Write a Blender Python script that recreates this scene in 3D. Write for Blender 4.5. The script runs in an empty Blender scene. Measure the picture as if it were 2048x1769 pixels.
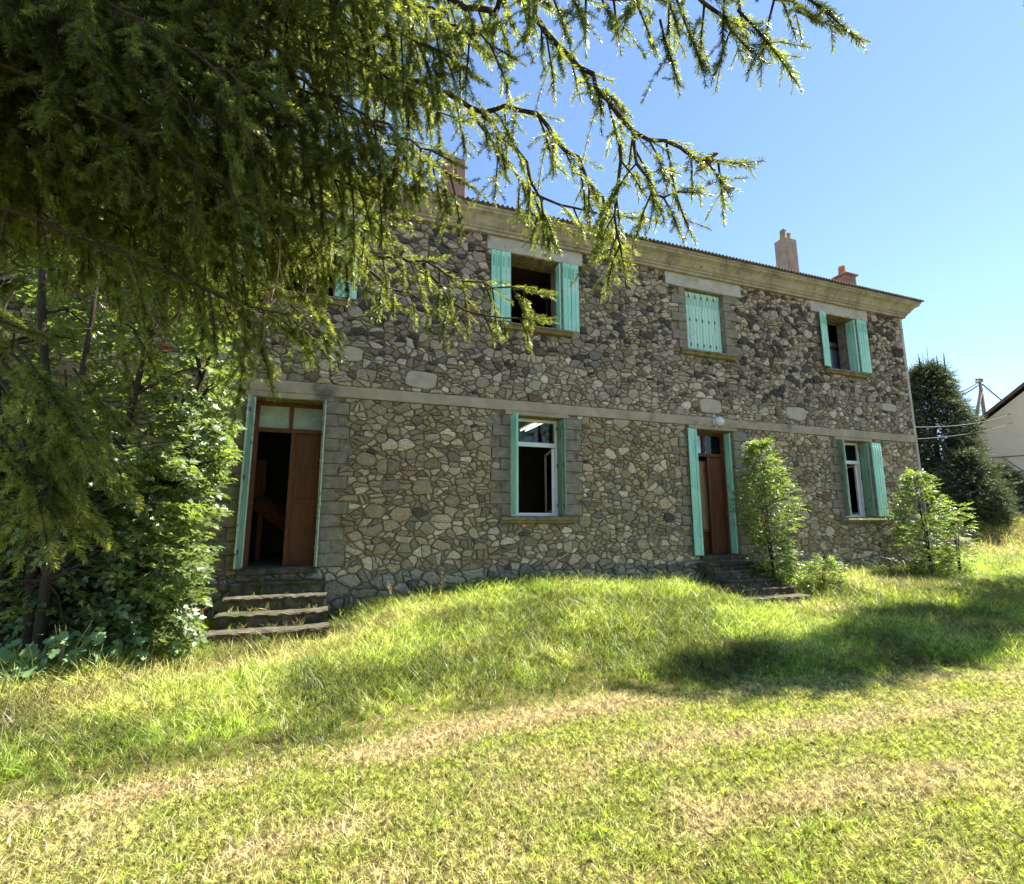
import bpy, bmesh, math, random
import numpy as np
from mathutils import Vector, Matrix, Euler

random.seed(7); RNG = np.random.default_rng(7)
R = math.radians
scene = bpy.context.scene
col = scene.collection

# ------------------------------------------------------------------ camera
FPX = 986.0                                   # focal length in pixels of the 2048 px wide photograph
PITCH = math.atan(158 / 986.0)
YAW = R(70.2)                                 # heading, counted from +X (the facade runs along +X)
EYE = Vector((0, 0, 1.6))
cam_d = bpy.data.cameras.new('camera'); cam = bpy.data.objects.new('camera', cam_d); col.objects.link(cam)
cam_d.sensor_width = 36; cam_d.lens = FPX / 2048 * 36; cam_d.clip_start = 0.05; cam_d.clip_end = 3000
cam.location = EYE; cam.rotation_euler = (R(90) + PITCH, 0, YAW - R(90))
scene.camera = cam

# ------------------------------------------------------------------ sky, sun, exposure
SUN_EL, SUN_AZ = R(57), R(0.6)                  # azimuth counted from +X towards +Y (just behind the facade plane)
world = bpy.data.worlds.new('World'); scene.world = world; world.use_nodes = True
wn = world.node_tree.nodes; wl = world.node_tree.links; wn.clear()
wo = wn.new('ShaderNodeOutputWorld'); wb = wn.new('ShaderNodeBackground'); ws = wn.new('ShaderNodeTexSky')
ws.sky_type = 'NISHITA'; ws.sun_disc = False; ws.sun_elevation = SUN_EL; ws.sun_rotation = R(90) - SUN_AZ
ws.air_density = 1.0; ws.dust_density = 0.04; ws.ozone_density = 3.0; ws.altitude = 400
wb.inputs['Strength'].default_value = 0.080
wl.new(ws.outputs[0], wb.inputs[0]); wl.new(wb.outputs[0], wo.inputs[0])
sd = bpy.data.lights.new('sun', 'SUN'); sd.energy = 5.0; sd.angle = R(0.5); sd.color = (1.0, 0.93, 0.80)
so = bpy.data.objects.new('sun', sd); col.objects.link(so)
sv = Vector((math.cos(SUN_EL) * math.cos(SUN_AZ), math.cos(SUN_EL) * math.sin(SUN_AZ), math.sin(SUN_EL)))
so.rotation_euler = sv.to_track_quat('Z', 'Y').to_euler(); so.location = sv * 60
scene.view_settings.view_transform = 'Standard'; scene.view_settings.look = 'None'
scene.view_settings.gamma = 1; scene.view_settings.use_curve_mapping = False
scene.view_settings.exposure = 1.8
scene.render.engine = 'CYCLES'
scene.cycles.max_bounces = 6; scene.cycles.transparent_max_bounces = 8; scene.cycles.transmission_bounces = 5

# ------------------------------------------------------------------ helpers
fh = Vector((math.cos(YAW), math.sin(YAW), 0)); rt = Vector((math.sin(YAW), -math.cos(YAW), 0)); upv = Vector((0, 0, 1))
fw = fh * math.cos(PITCH) + upv * math.sin(PITCH); cu = upv * math.cos(PITCH) - fh * math.sin(PITCH)
def at(px, py, d):                            # a measured image direction and a distance -> a point of the place
    return EYE + (fw * FPX + rt * (px - 1024) + cu * (884.5 - py)) * (d / FPX)
def projn(P):
    P = np.asarray(P, float) - np.array(EYE)
    z = P @ np.array(fw); zz = np.where(z > .05, z, .05)
    return 1024 + FPX * (P @ np.array(rt)) / zz, 884.5 - FPX * (P @ np.array(cu)) / zz, z

def _hash(ix, iy, seed):
    n = (ix.astype(np.int64) * 374761393 + iy.astype(np.int64) * 668265263 + seed * 1442695041) & 0x7fffffff
    n = ((n ^ (n >> 13)) * 1274126177) & 0x7fffffff
    return ((n ^ (n >> 16)) & 0xffff) / 65535.0
def vnoise(x, y, seed=0):
    x = np.asarray(x, float); y = np.asarray(y, float)
    ix = np.floor(x); iy = np.floor(y); fx = x - ix; fy = y - iy
    fx = fx * fx * (3 - 2 * fx); fy = fy * fy * (3 - 2 * fy)
    a = _hash(ix, iy, seed); b = _hash(ix + 1, iy, seed); c = _hash(ix, iy + 1, seed); d = _hash(ix + 1, iy + 1, seed)
    return (a * (1 - fx) + b * fx) * (1 - fy) + (c * (1 - fx) + d * fx) * fy
def fbm(x, y, seed=0, o=3):
    s = 0; a = .5; t = 0
    for k in range(o):
        s = s + a * vnoise(np.asarray(x) * 2 ** k, np.asarray(y) * 2 ** k, seed + k * 17); t += a; a *= .5
    return s / t
def sstep(a, b, x):
    t = np.clip((np.asarray(x, float) - a) / (b - a), 0, 1); return t * t * (3 - 2 * t)

def mesh_obj(name, V, F, mat=None, parent=None, smooth=False, tint=None, kind=None, mats=None, fm=None):
    me = bpy.data.meshes.new(name); me.from_pydata([tuple(v) for v in V], [], [tuple(f) for f in F])
    return link_mesh(name, me, mat, parent, smooth, tint, kind, mats, fm)
def link_mesh(name, me, mat=None, parent=None, smooth=False, tint=None, kind=None, mats=None, fm=None):
    for m in (mats or ([mat] if mat else [])): me.materials.append(m)
    if fm is not None: me.polygons.foreach_set('material_index', fm)
    if smooth: me.polygons.foreach_set('use_smooth', [True] * len(me.polygons))
    if tint is not None:
        a = me.attributes.new('tint', 'FLOAT_COLOR', 'POINT'); a.data.foreach_set('color', np.asarray(tint, 'f').ravel())
    me.update()
    o = bpy.data.objects.new(name, me); col.objects.link(o)
    if parent: o.parent = parent
    if kind: o['kind'] = kind
    return o
def np_mesh(name, V, T):                       # fast triangle mesh
    V = np.asarray(V, 'f'); T = np.asarray(T, 'i'); me = bpy.data.meshes.new(name)
    me.vertices.add(len(V)); me.vertices.foreach_set('co', V.ravel())
    me.loops.add(T.size); me.loops.foreach_set('vertex_index', T.ravel())
    me.polygons.add(len(T)); me.polygons.foreach_set('loop_start', np.arange(0, T.size, 3, dtype='i'))
    me.update(calc_edges=True); me.validate(); return me
def thing(name, label, cat, loc=(0, 0, 0), rz=0, group=None):
    o = bpy.data.objects.new(name, None); col.objects.link(o); o.location = loc; o.rotation_euler = (0, 0, rz)
    o.empty_display_size = .2; o['label'] = label; o['category'] = cat
    if group: o['group'] = group
    return o
def tag(o, label, cat, group=None):
    o['label'] = label; o['category'] = cat
    if group: o['group'] = group
    return o
class MB:
    def __init__(s): s.V = []; s.F = []; s.M = []
    def add(s, V, F, m=0):
        b = len(s.V); s.V += [tuple(v) for v in V]; s.F += [tuple(i + b for i in f) for f in F]; s.M += [m] * len(F); return s
    def box(s, x0, x1, y0, y1, z0, z1, m=0, mtx=None):
        V = [(x, y, z) for z in (z0, z1) for y in (y0, y1) for x in (x0, x1)]
        if mtx: V = [mtx @ Vector(v) for v in V]
        return s.add(V, [(0, 2, 3, 1), (4, 5, 7, 6), (0, 1, 5, 4), (2, 6, 7, 3), (0, 4, 6, 2), (1, 3, 7, 5)], m)
    def bbox(s, x0, x1, y0, y1, z0, z1, b=.01, j=0):     # box with chamfered edges and jittered corners
        bm = bmesh.new(); bmesh.ops.create_cube(bm, size=1)
        for v in bm.verts:
            v.co = Vector(((x0 + x1) / 2 + v.co.x * (x1 - x0), (y0 + y1) / 2 + v.co.y * (y1 - y0), (z0 + z1) / 2 + v.co.z * (z1 - z0)))
            if j: v.co += Vector([random.uniform(-j, j) for _ in range(3)])
        bmesh.ops.bevel(bm, geom=bm.edges[:], offset=b, segments=1, affect='EDGES')
        s.add([v.co[:] for v in bm.verts], [[v.index for v in f.verts] for f in bm.faces]); bm.free(); return s
    def tube(s, pts, rad, n=6, cap=True, m=0):
        pts = [Vector(p) for p in pts]; rings = []; V = []; F = []
        if not hasattr(rad, '__len__'): rad = [rad] * len(pts)
        up = Vector((.13, .27, 1)).normalized()
        for i, p in enumerate(pts):
            d = (pts[min(i + 1, len(pts) - 1)] - pts[max(i - 1, 0)]).normalized()
            a = d.cross(up)
            if a.length < .05: a = d.cross(Vector((1, 0, 0)))
            a.normalize(); b = d.cross(a)
            for k in range(n):
                t = 2 * math.pi * k / n; V.append(p + (a * math.cos(t) + b * math.sin(t)) * rad[i])
        for i in range(len(pts) - 1):
            for k in range(n):
                F.append((i * n + k, i * n + (k + 1) % n, (i + 1) * n + (k + 1) % n, (i + 1) * n + k))
        if cap: F.append(tuple(range(n))[::-1]); F.append(tuple((len(pts) - 1) * n + k for k in range(n)))
        return s.add(V, F, m)
    def lathe(s, prof, c=(0, 0, 0), n=20, axis='z', m=0):
        V = []; F = []; c = Vector(c)
        for r_, h in prof:
            for k in range(n):
                t = 2 * math.pi * k / n
                v = Vector((r_ * math.cos(t), r_ * math.sin(t), h)) if axis == 'z' else Vector((r_ * math.cos(t), -h, r_ * math.sin(t)))
                V.append(c + v)
        for i in range(len(prof) - 1):
            for k in range(n): F.append((i * n + k, i * n + (k + 1) % n, (i + 1) * n + (k + 1) % n, (i + 1) * n + k))
        F.append(tuple(range(n))[::-1]); F.append(tuple((len(prof) - 1) * n + k for k in range(n)))
        return s.add(V, F, m)
    def build(s, name, mat, parent=None, smooth=False, kind=None):
        mats = mat if isinstance(mat, list) else [mat]
        return mesh_obj(name, s.V, s.F, None, parent, smooth, None, kind, mats, s.M)

# ------------------------------------------------------------------ materials
def mat_base(name):
    m = bpy.data.materials.new(name); m.use_nodes = True; nt = m.node_tree; nt.nodes.clear()
    out = nt.nodes.new('ShaderNodeOutputMaterial'); return m, nt, out
def N(nt, t, **kw):
    n = nt.nodes.new(t)
    for k, v in kw.items():
        if k[0] == '_': n.inputs[k[1:].replace('_', ' ')].default_value = v
        else: setattr(n, k, v)
    return n
def noise(nt, scale, detail=4, rough=.6, vec=None, dist=0):
    n = N(nt, 'ShaderNodeTexNoise'); n.inputs['Scale'].default_value = scale; n.inputs['Detail'].default_value = detail
    n.inputs['Roughness'].default_value = rough; n.inputs['Distortion'].default_value = dist
    if vec: nt.links.new(vec, n.inputs['Vector'])
    return n
def ramp(nt, src, stops):
    r_ = N(nt, 'ShaderNodeValToRGB'); e = r_.color_ramp.elements
    while len(e) < len(stops): e.new(.5)
    for i, (p, c) in enumerate(stops): e[i].position = p; e[i].color = (*c, 1) if len(c) == 3 else c
    nt.links.new(src, r_.inputs[0]); return r_
def mixc(nt, a, b, f, mode='MIX'):
    m = N(nt, 'ShaderNodeMix', data_type='RGBA', blend_type=mode)
    for s, v in ((m.inputs[6], a), (m.inputs[7], b), (m.inputs[0], f)):
        if hasattr(v, 'is_linked') or hasattr(v, 'links'): nt.links.new(v, s)
        else: s.default_value = (*v, 1) if hasattr(v, '__len__') and len(v) == 3 else v
    return m.outputs[2]
def bump(nt, src, strength=.5, dist=.01, nrm=None):
    b = N(nt, 'ShaderNodeBump'); b.inputs['Strength'].default_value = strength; b.inputs['Distance'].default_value = dist
    nt.links.new(src, b.inputs['Height'])
    if nrm: nt.links.new(nrm, b.inputs['Normal'])
    return b.outputs[0]
def gcoord(nt, obj=False):
    if obj: return N(nt, 'ShaderNodeTexCoord').outputs['Object']
    return N(nt, 'ShaderNodeNewGeometry').outputs['Position']
def surf(name, stops, scale=4, rough=.85, bstr=.5, bdist=.01, bscale=30, spots=None, detail=6, stretch=None, spec=.3, extra=None):
    """noise coloured, bumped surface; spots = (colour, scale, lo, hi) stains with a shape of their own"""
    m, nt, out = mat_base(name); p = N(nt, 'ShaderNodeBsdfPrincipled'); g = gcoord(nt)
    if stretch:
        mp = N(nt, 'ShaderNodeMapping'); mp.inputs['Scale'].default_value = stretch; nt.links.new(g, mp.inputs[0]); gs = mp.outputs[0]
    else: gs = g
    c = ramp(nt, noise(nt, scale, detail, .65, gs).outputs[0], stops).outputs[0]
    for (cc, sc, lo, hi) in (spots or []):
        f = ramp(nt, noise(nt, sc, 5, .6, gs).outputs[0], [(lo, (0, 0, 0)), (hi, (1, 1, 1))]).outputs[0]
        c = mixc(nt, c, cc, f)
    nt.links.new(c, p.inputs['Base Color']); p.inputs['Roughness'].default_value = rough; p.inputs['Specular IOR Level'].default_value = spec
    if bstr: nt.links.new(bump(nt, noise(nt, bscale, 6, .65, gs).outputs[0], bstr, bdist), p.inputs['Normal'])
    nt.links.new(p.outputs[0], out.inputs[0]); return m
def leafmat(name, c_dif, c_tr, rough=.4, trw=.4, attr=True, spec=.5, dry=(.30, .24, .10), var=30, vamp=1.1):
    """leaf: diffuse/gloss plus translucency; instance attribute tint.r = brightness, tint.g = dryness"""
    m, nt, out = mat_base(name); p = N(nt, 'ShaderNodeBsdfPrincipled'); t = N(nt, 'ShaderNodeBsdfTranslucent'); mx = N(nt, 'ShaderNodeMixShader')
    a = N(nt, 'ShaderNodeAttribute', attribute_type='INSTANCER', attribute_name='tint'); sp = N(nt, 'ShaderNodeSeparateColor')
    nt.links.new(a.outputs['Color'], sp.inputs[0])
    g = gcoord(nt); nz = ramp(nt, noise(nt, var, 2, .6, g).outputs[0], [(.32, (0, 0, 0)), (.68, (1, 1, 1))]).outputs[0]
    def chain(c, d):
        x = mixc(nt, c, d, sp.outputs[1])
        f = N(nt, 'ShaderNodeMath', operation='MULTIPLY_ADD'); nt.links.new(nz, f.inputs[0]); f.inputs[1].default_value = vamp; f.inputs[2].default_value = 1 - vamp * .5
        f2 = N(nt, 'ShaderNodeMath', operation='MULTIPLY'); nt.links.new(f.outputs[0], f2.inputs[0]); nt.links.new(sp.outputs[0], f2.inputs[1])
        h = N(nt, 'ShaderNodeVectorMath', operation='SCALE'); nt.links.new(x, h.inputs[0]); nt.links.new(f2.outputs[0], h.inputs['Scale'])
        return h.outputs[0]
    nt.links.new(chain(c_dif, dry), p.inputs['Base Color']); nt.links.new(chain(c_tr, tuple(v * 1.1 for v in dry)), t.inputs[0])
    p.inputs['Roughness'].default_value = rough; p.inputs['Specular IOR Level'].default_value = spec
    mx.inputs[0].default_value = trw
    nt.links.new(p.outputs[0], mx.inputs[1]); nt.links.new(t.outputs[0], mx.inputs[2]); nt.links.new(mx.outputs[0], out.inputs[0]); return m

def stone_mat():
    m, nt, out = mat_base('rubble_stone'); p = N(nt, 'ShaderNodeBsdfPrincipled'); g = gcoord(nt)
    a = N(nt, 'ShaderNodeAttribute', attribute_type='GEOMETRY', attribute_name='tint')
    n1 = noise(nt, 26, 9, .85, g, 1.4); v = ramp(nt, n1.outputs[0], [(.32, (.34, .31, .27)), (.5, (1, 1, 1)), (.68, (1.8, 1.72, 1.52))]).outputs[0]
    c = mixc(nt, a.outputs['Color'], v, 1.0, 'MULTIPLY')
    rust = ramp(nt, noise(nt, 5, 5, .7, g).outputs[0], [(.58, (0, 0, 0)), (.75, (.5, .5, .5))]).outputs[0]
    c = mixc(nt, c, (.27, .19, .10), rust)
    pale = ramp(nt, noise(nt, 28, 6, .75, g).outputs[0], [(.60, (0, 0, 0)), (.72, (.8, .8, .8))]).outputs[0]
    c = mixc(nt, c, (.50, .47, .40), pale)
    nt.links.new(c, p.inputs['Base Color']); p.inputs['Roughness'].default_value = .88; p.inputs['Specular IOR Level'].default_value = .25
    b1 = bump(nt, noise(nt, 15, 8, .75, g, .6).outputs[0], 1.0, .06)
    nt.links.new(bump(nt, noise(nt, 70, 5, .7, g).outputs[0], .6, .006, b1), p.inputs['Normal'])
    nt.links.new(p.outputs[0], out.inputs[0]); return m
M = {}
M['stone'] = stone_mat()
M['mortar'] = surf('lime_mortar', [(.3, (.11, .092, .065)), (.55, (.27, .235, .17)), (.8, (.45, .40, .30))], 9, .95, .9, .02, 40)
M['quoin'] = surf('dressed_stone', [(.3, (.15, .13, .09)), (.55, (.24, .21, .155)), (.8, (.34, .305, .235))], 9, .9, .6, .008, 60, spots=[((.32, .30, .24), 12, .62, .72)])
M['band'] = surf('cement_band', [(.3, (.29, .235, .16)), (.55, (.40, .33, .24)), (.8, (.49, .42, .32))], 2.2, .92, .5, .006, 50, spots=[((.14, .12, .09), 1.5, .6, .75)])
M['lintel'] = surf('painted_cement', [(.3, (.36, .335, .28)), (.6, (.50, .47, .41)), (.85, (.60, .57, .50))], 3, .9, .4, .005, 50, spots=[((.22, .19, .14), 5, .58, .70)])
M['cornice'] = surf('weathered_cornice', [(.25, (.20, .175, .125)), (.5, (.36, .325, .245)), (.8, (.50, .46, .36))], 1.6, .9, .6, .008, 35,
                    spots=[((.17, .145, .10), 5.0, .52, .78), ((.60, .56, .45), 9, .62, .74)], stretch=(1.6, 1.6, .8))
M['sill'] = surf('mossy_sill', [(.3, (.13, .11, .06)), (.55, (.24, .20, .11)), (.8, (.36, .31, .19))], 5, .95, .8, .012, 40, spots=[((.10, .12, .035), 6, .55, .68)])
M['patch'] = surf('cement_patch', [(.3, (.36, .31, .23)), (.7, (.50, .44, .34))], 4, .95, .5, .008, 45)
M['roof'] = surf('fibre_cement_roof', [(.3, (.10, .085, .07)), (.7, (.24, .20, .16))], 5, .95, .5, .006, 40, spots=[((.30, .13, .07), 4, .58, .7)])
M['brick'] = surf('chimney_brick', [(.3, (.20, .10, .075)), (.6, (.32, .17, .13)), (.85, (.42, .26, .2))], 4, .92, .7, .012, 30, spots=[((.22, .19, .16), 3, .5, .65)])
M['chrender'] = surf('chimney_render', [(.3, (.20, .16, .13)), (.7, (.34, .29, .25))], 3, .95, .5, .01, 30, spots=[((.36, .17, .13), 2.4, .5, .66)])
M['terracotta'] = surf('terracotta', [(.3, (.30, .13, .06)), (.7, (.46, .24, .13))], 6, .85, .4, .005, 40)
M['terracotta_old'] = surf('old_terracotta', [(.3, (.17, .12, .08)), (.7, (.36, .28, .19))], 6, .9, .5, .006, 40)
M['shutter'] = surf('turquoise_paint', [(.3, (.26, .60, .46)), (.6, (.36, .72, .56)), (.85, (.46, .80, .65))], 3, .5, .15, .002, 60, spots=[((.12, .26, .18), 7, .66, .74), ((.52, .74, .64), 5, .5, .66), ((.30, .22, .15), 16, .64, .69)], stretch=(1, 1, .4), spec=.4)
M['shutter_worn'] = surf('worn_turquoise_paint', [(.3, (.42, .68, .56)), (.6, (.50, .75, .63)), (.85, (.56, .78, .68))], 3, .6, .2, .003, 60,
                         spots=[((.33, .23, .15), 14, .60, .66), ((.5, .55, .5), 6, .62, .7)], stretch=(2.6, 2.6, .28))
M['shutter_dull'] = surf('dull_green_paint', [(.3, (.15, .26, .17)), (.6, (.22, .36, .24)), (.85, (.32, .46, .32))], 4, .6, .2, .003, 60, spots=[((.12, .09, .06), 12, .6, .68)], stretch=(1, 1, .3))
M['shutter_edge'] = surf('pale_shutter_edge', [(.3, (.34, .42, .34)), (.7, (.58, .64, .54))], 9, .6, .2, .002, 60, spots=[((.20, .14, .09), 14, .58, .64)])
M['hinge'] = surf('hinge_iron', [(.3, (.03, .028, .025)), (.7, (.09, .07, .055))], 20, .7, .3, .002, 60)
M['slot'] = surf('louvre_lip_shade', [(.3, (.12, .30, .25)), (.8, (.20, .42, .34))], 3, .5, 0)  # darker turquoise standing for shade under the louvre lips
M['white'] = surf('white_upvc', [(.3, (.72, .74, .76)), (.7, (.82, .83, .84))], 3, .35, 0, spec=.5)
M['door'] = surf('red_brown_wood', [(.3, (.085, .030, .013)), (.6, (.15, .055, .022)), (.85, (.21, .085, .038))], 3, .6, .35, .003, 30, stretch=(9, 9, .8), spots=[((.25, .14, .08), 16, .66, .74)])
M['board'] = surf('interior_ply', [(.3, (.26, .16, .08)), (.7, (.44, .30, .17))], 3, .7, .2, .003, 20, stretch=(6, 6, .6))
M['red'] = surf('red_paint', [(.3, (.45, .05, .03)), (.7, (.60, .08, .05))], 6, .6, 0)
M['plaster'] = surf('interior_plaster', [(.3, (.26, .24, .20)), (.7, (.36, .33, .28))], 2, .9, .2, .004, 20)
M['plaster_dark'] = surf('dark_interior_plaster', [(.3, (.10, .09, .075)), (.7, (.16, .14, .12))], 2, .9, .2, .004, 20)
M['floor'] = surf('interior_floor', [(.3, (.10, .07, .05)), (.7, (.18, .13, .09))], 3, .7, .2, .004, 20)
M['step'] = surf('mossy_step_stone', [(.28, (.02, .018, .012)), (.5, (.085, .075, .055)), (.8, (.18, .165, .125))], 7, .92, .9, .02, 25, spots=[((.05, .06, .015), 4, .53, .64)])
M['moss'] = surf('yellow_moss', [(.3, (.16, .15, .02)), (.7, (.32, .29, .05))], 20, 1, .9, .02, 60)
M['bark'] = surf('grey_bark', [(.3, (.022, .018, .013)), (.7, (.06, .05, .037))], 12, .95, .9, .012, 40, stretch=(1, 1, .3))
M['sbark'] = surf('spruce_bark', [(.3, (.022, .016, .012)), (.6, (.06, .044, .032)), (.85, (.13, .105, .08))], 30, .95, .9, .006, 70)
M['deadtwig'] = surf('dead_twig', [(.3, (.22, .17, .12)), (.7, (.42, .34, .26))], 30, .9, .3, .003, 70)
M['straw'] = surf('dry_stalk', [(.3, (.25, .17, .09)), (.7, (.48, .36, .20))], 20, .9, 0)
M['cone'] = surf('spruce_cone', [(.3, (.07, .035, .02)), (.7, (.17, .09, .055))], 60, .7, .5, .003, 90)
M['redcone'] = surf('reddish_cone', [(.3, (.20, .055, .03)), (.7, (.36, .12, .07))], 60, .6, .5, .003, 90)
M['concrete'] = surf('path_concrete', [(.3, (.34, .33, .31)), (.7, (.50, .49, .46))], 4, .95, .3, .005, 30)
M['cream'] = surf('cream_render', [(.3, (.72, .60, .45)), (.7, (.82, .71, .56))], 1.2, .95, .3, .005, 20)
M['blueshutter'] = surf('pale_blue_paint', [(.3, (.36, .43, .47)), (.7, (.46, .53, .57))], 3, .7, .1, .003, 20)
M['brownroof'] = surf('brown_barge_board', [(.3, (.10, .06, .045)), (.7, (.20, .13, .10))], 6, .8, .2, .004, 20)
M['tile'] = surf('roof_tile', [(.3, (.20, .10, .06)), (.7, (.36, .20, .13))], 5, .9, .4, .01, 20)
M['polewood'] = surf('pole_wood', [(.3, (.20, .17, .14)), (.7, (.34, .30, .26))], 6, .9, .3, .004, 30)
M['wire'] = surf('cable_rubber', [(.3, (.05, .05, .05)), (.7, (.10, .10, .10))], 6, .6, 0)
M['needle'] = leafmat('spruce_needles', (.045, .068, .020), (.46, .53, .07), .36, .42, spec=.55, dry=(.16, .12, .05))
M['needle_far'] = leafmat('far_conifer_needles', (.035, .060, .036), (.10, .15, .05), .5, .3, spec=.4)
M['maple'] = leafmat('field_maple_leaf', (.11, .17, .065), (.34, .46, .06), .40, .36, spec=1.0, dry=(.16, .15, .05))
M['ash'] = leafmat('ash_leaf', (.09, .155, .035), (.34, .48, .07), .36, .42, spec=.6, dry=(.3, .28, .08))
M['grass'] = leafmat('grass_blade', (.155, .235, .035), (.44, .58, .06), .42, .45, spec=.5, dry=(.50, .42, .18), var=16, vamp=1.7)
M['lawn'] = leafmat('lawn_blade', (.24, .32, .04), (.50, .60, .06), .45, .45, spec=.4, dry=(.56, .46, .25), var=30, vamp=1.8)
def glassmat(name, tintc, rough=.02, alpha=.75):
    m, nt, out = mat_base(name); t = N(nt, 'ShaderNodeBsdfTransparent'); g = N(nt, 'ShaderNodeBsdfGlossy'); mx = N(nt, 'ShaderNodeMixShader'); f = N(nt, 'ShaderNodeFresnel')
    t.inputs[0].default_value = (*tintc, 1); g.inputs['Roughness'].default_value = rough; f.inputs[0].default_value = 1.5
    nt.links.new(bump(nt, noise(nt, 2.5, 2, .5, gcoord(nt)).outputs[0], .06, .02), g.inputs['Normal'])
    nt.links.new(f.outputs[0], mx.inputs[0]); nt.links.new(t.outputs[0], mx.inputs[1]); nt.links.new(g.outputs[0], mx.inputs[2]); nt.links.new(mx.outputs[0], out.inputs[0]); return m
M['glass'] = glassmat('window_glass', (.85, .88, .86))
M['frosted'] = surf('frosted_pane', [(.3, (.26, .32, .27)), (.6, (.40, .47, .40)), (.85, (.52, .58, .48))], 3.5, .25, .1, .002, 20, spots=[((.30, .33, .10), 3, .6, .8)], spec=.6)
M['curtain'] = surf('white_blind', [(.3, (.70, .72, .78)), (.7, (.80, .82, .86))], 2, .8, 0)
M['tin'] = surf('blue_grey_tin', [(.3, (.16, .18, .24)), (.7, (.30, .33, .42))], 4, .5, .2, .003, 20)
def emis(name, c, s):
    m, nt, out = mat_base(name); e = N(nt, 'ShaderNodeEmission'); e.inputs[0].default_value = (*c, 1); e.inputs[1].default_value = s
    nt.links.new(e.outputs[0], out.inputs[0]); return m
M['tube'] = emis('glowing_tube', (1, .93, .72), .8)  # weak emission makes the tubes look bright
def globemat():
    m, nt, out = mat_base('lamp_glass'); p = N(nt, 'ShaderNodeBsdfPrincipled')
    p.inputs['Base Color'].default_value = (.62, .66, .72, 1); p.inputs['Roughness'].default_value = .08; p.inputs['Specular IOR Level'].default_value = .9
    nt.links.new(p.outputs[0], out.inputs[0]); return m
M['globe'] = globemat()

# ------------------------------------------------------------------ instancing through geometry nodes (for uncountable stuff)
def scatter(name, P, rot, scl, tint, protos, mat, parent=None, extra=None):
    me = bpy.data.meshes.new(name); n = len(P)
    me.vertices.add(n); me.vertices.foreach_set('co', np.asarray(P, 'f').ravel())
    a = me.attributes.new('rot', 'FLOAT_VECTOR', 'POINT'); a.data.foreach_set('vector', np.asarray(rot, 'f').ravel())
    a = me.attributes.new('scl', 'FLOAT', 'POINT'); a.data.foreach_set('value', np.asarray(scl, 'f').ravel())
    a = me.attributes.new('idx', 'INT', 'POINT'); a.data.foreach_set('value', RNG.integers(0, len(protos), n).astype('i'))
    tc = np.ones((n, 4), 'f'); tc[:, :2] = np.asarray(tint, 'f')[:, :2]; tc[:, 2] = 0
    a = me.attributes.new('tint', 'FLOAT_COLOR', 'POINT'); a.data.foreach_set('color', tc.ravel())
    o = bpy.data.objects.new(name, me); col.objects.link(o); o['kind'] = 'stuff'
    if parent: o.parent = parent
    me.materials.append(mat)
    ng = bpy.data.node_groups.new(name + '_scatter', 'GeometryNodeTree')
    ng.interface.new_socket('Geometry', in_out='INPUT', socket_type='NodeSocketGeometry'); ng.interface.new_socket('Geometry', in_out='OUTPUT', socket_type='NodeSocketGeometry')
    nn = ng.nodes; l = ng.links; gi = nn.new('NodeGroupInput'); go = nn.new('NodeGroupOutput')
    jn = nn.new('GeometryNodeJoinGeometry')
    for pm in protos:
        po = bpy.data.objects.new('prototype', pm)
        oi = nn.new('GeometryNodeObjectInfo'); oi.inputs['Object'].default_value = po; oi.transform_space = 'ORIGINAL'
        gt = nn.new('GeometryNodeGeometryToInstance'); l.new(oi.outputs['Geometry'], gt.inputs[0]); l.new(gt.outputs[0], jn.inputs[0])
    def attr(nm, ty):
        x = nn.new('GeometryNodeInputNamedAttribute'); x.data_type = ty; x.inputs['Name'].default_value = nm; return x.outputs['Attribute']
    ip = nn.new('GeometryNodeInstanceOnPoints')
    l.new(gi.outputs[0], ip.inputs['Points']); l.new(jn.outputs[0], ip.inputs['Instance']); ip.inputs['Pick Instance'].default_value = True
    l.new(attr('idx', 'INT'), ip.inputs['Instance Index'])
    er = nn.new('FunctionNodeEulerToRotation'); l.new(attr('rot', 'FLOAT_VECTOR'), er.inputs[0]); l.new(er.outputs[0], ip.inputs['Rotation'])
    l.new(attr('scl', 'FLOAT'), ip.inputs['Scale']); l.new(ip.outputs[0], go.inputs[0])
    md = o.modifiers.new('scatter', 'NODES'); md.node_group = ng
    return o
def euler_from_dirs(D, roll=None):
    """euler angles turning +X to D (and a random roll about it)"""
    out = np.empty((len(D), 3))
    for i, d in enumerate(D):
        d = Vector(d).normalized(); q = d.to_track_quat('X', 'Z')
        r_ = random.uniform(0, 2 * math.pi) if roll is None else roll[i]
        q = q @ Euler((r_, 0, 0)).to_quaternion(); out[i] = q.to_euler()
    return out

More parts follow.
